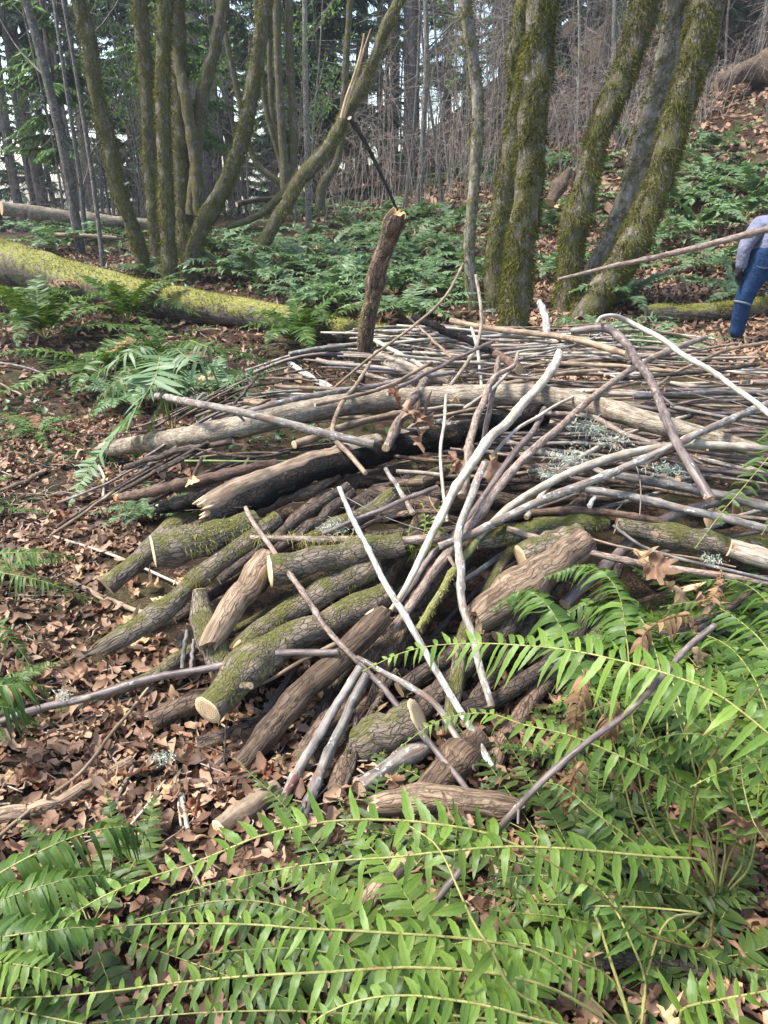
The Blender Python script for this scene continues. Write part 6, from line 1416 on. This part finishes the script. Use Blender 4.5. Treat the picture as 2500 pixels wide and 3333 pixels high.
def person():
    YD = float(P(2385, 1112, 0, False)[1])
    foot = PY(2385, 1112, YD)
    q = lambda px, py, dy=0.0: PY(px, py, YD + dy) - foot
    J = dict(ankL=q(2396, 1090), kneeL=q(2416, 990, -.04), hipL=q(2462, 872), pel=q(2500, 858, .02), hipR=q(2534, 872, .03), kneeR=q(2572, 985, .22), ankR=q(2590, 1085, .35), waist=q(2502, 815, .05), chest=q(2522, 745, .18), neck=q(2556, 703, .28), headb=q(2572, 690, .33), headt=q(2602, 655, .42),
             shL=q(2474, 733, .10), elL=q(2424, 800, -.02), wrL=q(2412, 872, -.02), haL=q(2408, 890, -.03), shR=q(2578, 735, .16), elR=q(2632, 772, -.3), wrR=PY(2642, 724, 7.16) - foot)
    J['haR'] = PY(2648, 714, 7.12) - foot
    J['toeL'] = q(2362, 1108, .02); J['heelL'] = q(2398, 1108)
    root = empty('person', foot, 'person bending over at the right edge in a grey sweatshirt, blue jeans and black glove', 'person')
    nm = ['pel', 'waist', 'chest', 'neck', 'headb', 'headt', 'shL', 'elL', 'wrL', 'shR', 'elR', 'wrR', 'hipL', 'kneeL', 'ankL', 'hipR', 'kneeR', 'ankR', 'haL', 'haR']
    ix = {k: i for i, k in enumerate(nm)}
    E = [(ix[a], ix[b]) for a, b in (('pel', 'waist'), ('waist', 'chest'), ('chest', 'neck'), ('neck', 'headb'), ('headb', 'headt'), ('chest', 'shL'), ('shL', 'elL'), ('elL', 'wrL'), ('wrL', 'haL'), ('chest', 'shR'), ('shR', 'elR'), ('elR', 'wrR'), ('wrR', 'haR'), ('pel', 'hipL'), ('hipL', 'kneeL'), ('kneeL', 'ankL'), ('pel', 'hipR'), ('hipR', 'kneeR'), ('kneeR', 'ankR'))]
    rad = dict(pel=.13, waist=.125, chest=.14, neck=.055, headb=.075, headt=.095, shL=.065, elL=.042, wrL=.03, shR=.065, elR=.042, wrR=.03, hipL=.085, kneeL=.055, ankL=.038, hipR=.085, kneeR=.055, ankR=.038, haL=.032, haR=.032)
    body = kid(root, obj('body', skinned('body', [J[k] for k in nm], E, [rad[k] for k in nm], M_SKIN)))
    # head details
    hd = Vector(J['headt'] - J['headb']).normalized(); hc = np.array(J['headt']) * .6 + np.array(J['headb']) * .4
    fw = np.array([.55, .75, -.3]); fw /= np.linalg.norm(fw); sd2 = np.cross(fw, np.array(hd)); sd2 /= np.linalg.norm(sd2)
    ge = Geo(); tube(ge, [hc + fw * .08 + np.array(hd) * .02, hc + fw * .115 - np.array(hd) * .02], (.010, .017), ns=8, step=.01, bump=0); kid(body, obj('nose', ge.mesh('nose', [M_SKIN, M_SKIN])))
    for s in (1, -1):
        ge = Geo(); tube(ge, [hc + sd2 * s * .085 - np.array(hd) * .03, hc + sd2 * s * .10, hc + sd2 * s * .09 + np.array(hd) * .03], (.016, .02, .014), ns=8, step=.01, bump=0); kid(body, obj('ear', ge.mesh('ear', [M_SKIN, M_SKIN])))
        ge = Geo(); tube(ge, [hc + fw * .088 + sd2 * s * .032 + np.array(hd) * .015, hc + fw * .095 + sd2 * s * .032 + np.array(hd) * .015], (.012, .008), ns=8, step=.004, bump=0); kid(body, obj('eye', ge.mesh('eye', [M_HAIR, M_HAIR])))
    ge = Geo(); tube(ge, [hc + fw * .085 - np.array(hd) * .055 - sd2 * .025, hc + fw * .093 - np.array(hd) * .057, hc + fw * .085 - np.array(hd) * .055 + sd2 * .025], (.006, .008, .006), ns=6, step=.008, bump=0); kid(body, obj('mouth', ge.mesh('mouth', [M_RED, M_RED])))
    kid(root, obj('hair', skinned('hair', [hc - fw * .02 - np.array(hd) * .04, hc - fw * .02 + np.array(hd) * .03], [(0, 1)], [.098, .105], M_HAIR)))
    # clothes
    cu = lambda a, b, t: J[a] * (1 - t) + J[b] * t
    pts = [J['pel'] + np.array([0, 0, -.15]), J['waist'], J['chest'], J['neck'] * .55 + J['chest'] * .45, J['shL'], cu('shL', 'elL', .5), J['elL'], cu('elL', 'wrL', .5), cu('elL', 'wrL', 1.12), J['shR'], J['elR'], cu('elR', 'wrR', .95)]
    kid(root, obj('sweatshirt', skinned('sweatshirt', pts, [(0, 1), (1, 2), (2, 3), (2, 4), (4, 5), (5, 6), (6, 7), (7, 8), (2, 9), (9, 10), (10, 11)], [.175, .168, .165, .095, .095, .078, .066, .058, .052, .09, .065, .05], M_SHIRT)))
    pts = [J['waist'] + np.array([0, 0, .05]), J['pel'], J['hipL'], cu('hipL', 'kneeL', .5), J['kneeL'], cu('kneeL', 'ankL', .5), cu('kneeL', 'ankL', 1.08), J['hipR'], J['kneeR'], J['ankR']]
    kid(root, obj('jeans', skinned('jeans', pts, [(0, 1), (1, 2), (2, 3), (3, 4), (4, 5), (5, 6), (1, 7), (7, 8), (8, 9)], [.15, .145, .115, .098, .08, .074, .07, .115, .085, .07], M_JEAN)))
    kid(root, obj('knee_band', skinned('knee_band', [cu('hipL', 'kneeL', .93), cu('hipL', 'kneeL', .97), cu('hipL', 'kneeL', 1.03)], [(0, 1), (1, 2)], [.086, .0865, .084], M_CUFF)))
    for a, b, hl in (('toeL', 'heelL', 'ankL'),):
        kid(root, obj('boot', skinned('boot', [J[hl], J[b] + np.array([0, 0, .03]), J[a] + np.array([0, 0.06, .02])], [(0, 1), (1, 2)], [.052, .05, .042], M_BOOT)))
    a = J['ankR']; kid(root, obj('boot', skinned('boot', [a, a + np.array([0, 0, -.07]), a + np.array([.02, .2, -.09])], [(0, 1), (1, 2)], [.05, .05, .04], M_BOOT)))
    # gloves with fingers
    for s, wr, ha, dirn, side in (('L', 'wrL', 'haL', np.array([-.05, .05, -1.0]), np.array([.9, .4, 0])), ('R', 'wrR', 'haR', np.array([-.1, -.3, .9]), np.array([.9, .1, .2]))):
        dirn = dirn / np.linalg.norm(dirn); side = side / np.linalg.norm(side); nrm = np.cross(dirn, side)
        w, h = J[wr], J[ha]
        pts = [w, h]; ed = [(0, 1)]; rr = [.036, .034]
        for k, (o, l) in enumerate(((-.033, .075), (-.011, .085), (.011, .08), (.033, .062))):
            b0 = h + side * o + dirn * .03; i = len(pts)
            pts += [b0, b0 + dirn * l * .5 + nrm * .012, b0 + dirn * l * .8 + nrm * .04]; ed += [(1, i), (i, i + 1), (i + 1, i + 2)]; rr += [.014, .0115, .009]
        i = len(pts); pts += [h - side * .035 - dirn * .005, h - side * .06 + dirn * .035 + nrm * .015]; ed += [(1, i), (i, i + 1)]; rr += [.015, .011]
        kid(root, obj('glove', skinned('glove', pts, ed, rr, M_GLOVE, sub=1)))
    c = J['waist'] * .5 + J['pel'] * .5 + np.array([-.015, -.17, .02])
    ge = Geo(); tube(ge, [c + np.array([0, 0, .075]), c + np.array([.005, -.01, 0]), c + np.array([0, 0, -.05])], (.022, .026, .02), ns=8, step=.02, bump=.1); kid(root, obj('red_tag', ge.mesh('red_tag', [M_RED, M_RED])))
    ge = Geo(); tube(ge, [c + np.array([0, -.012, -.055]), c + np.array([0, -.012, -.10])], (.018, .02), ns=8, step=.02, bump=.1); kid(root, obj('pale_tag', ge.mesh('pale_tag', [W_PALE, W_PALE])))
    seam = [np.array(J['hipL']) + np.array([-.06, -.115, .03]), np.array(J['hipL']) + np.array([0, -.135, .01]), np.array(J['hipL']) + np.array([.09, -.12, .02])]
    ge = Geo(); tube(ge, seam, (.003, .003), ns=5, step=.02, bump=0); kid(root, obj('pocket_seam', ge.mesh('pocket_seam', [M_CUFF, M_CUFF])))
person()

# ------------------------------------------------------------------ thin woodland haze
def haze():
    x0, x1, y0, y1, z0, z1 = -120, 120, -8, 140, -16, 32
    V = [(x, y, z) for z in (z0, z1) for y in (y0, y1) for x in (x0, x1)]
    Q = [(0, 2, 3, 1), (4, 5, 7, 6), (0, 1, 5, 4), (2, 6, 7, 3), (0, 4, 6, 2), (1, 3, 7, 5)]
    m = bpy.data.materials.new('haze'); m.use_nodes = True; t = m.node_tree; t.nodes.clear()
    o = t.nodes.new('ShaderNodeOutputMaterial'); v = t.nodes.new('ShaderNodeVolumePrincipled')
    v.inputs['Color'].default_value = (0.86, 0.90, 0.95, 1); v.inputs['Density'].default_value = 0.0011; v.inputs['Anisotropy'].default_value = 0.3
    t.links.new(v.outputs[0], o.inputs['Volume'])
    obj('haze', mesh_np('haze', V, np.array(Q), mats=[m], smooth=False), label='thin pale haze between the far trees', cat='haze', kind='stuff')
haze()
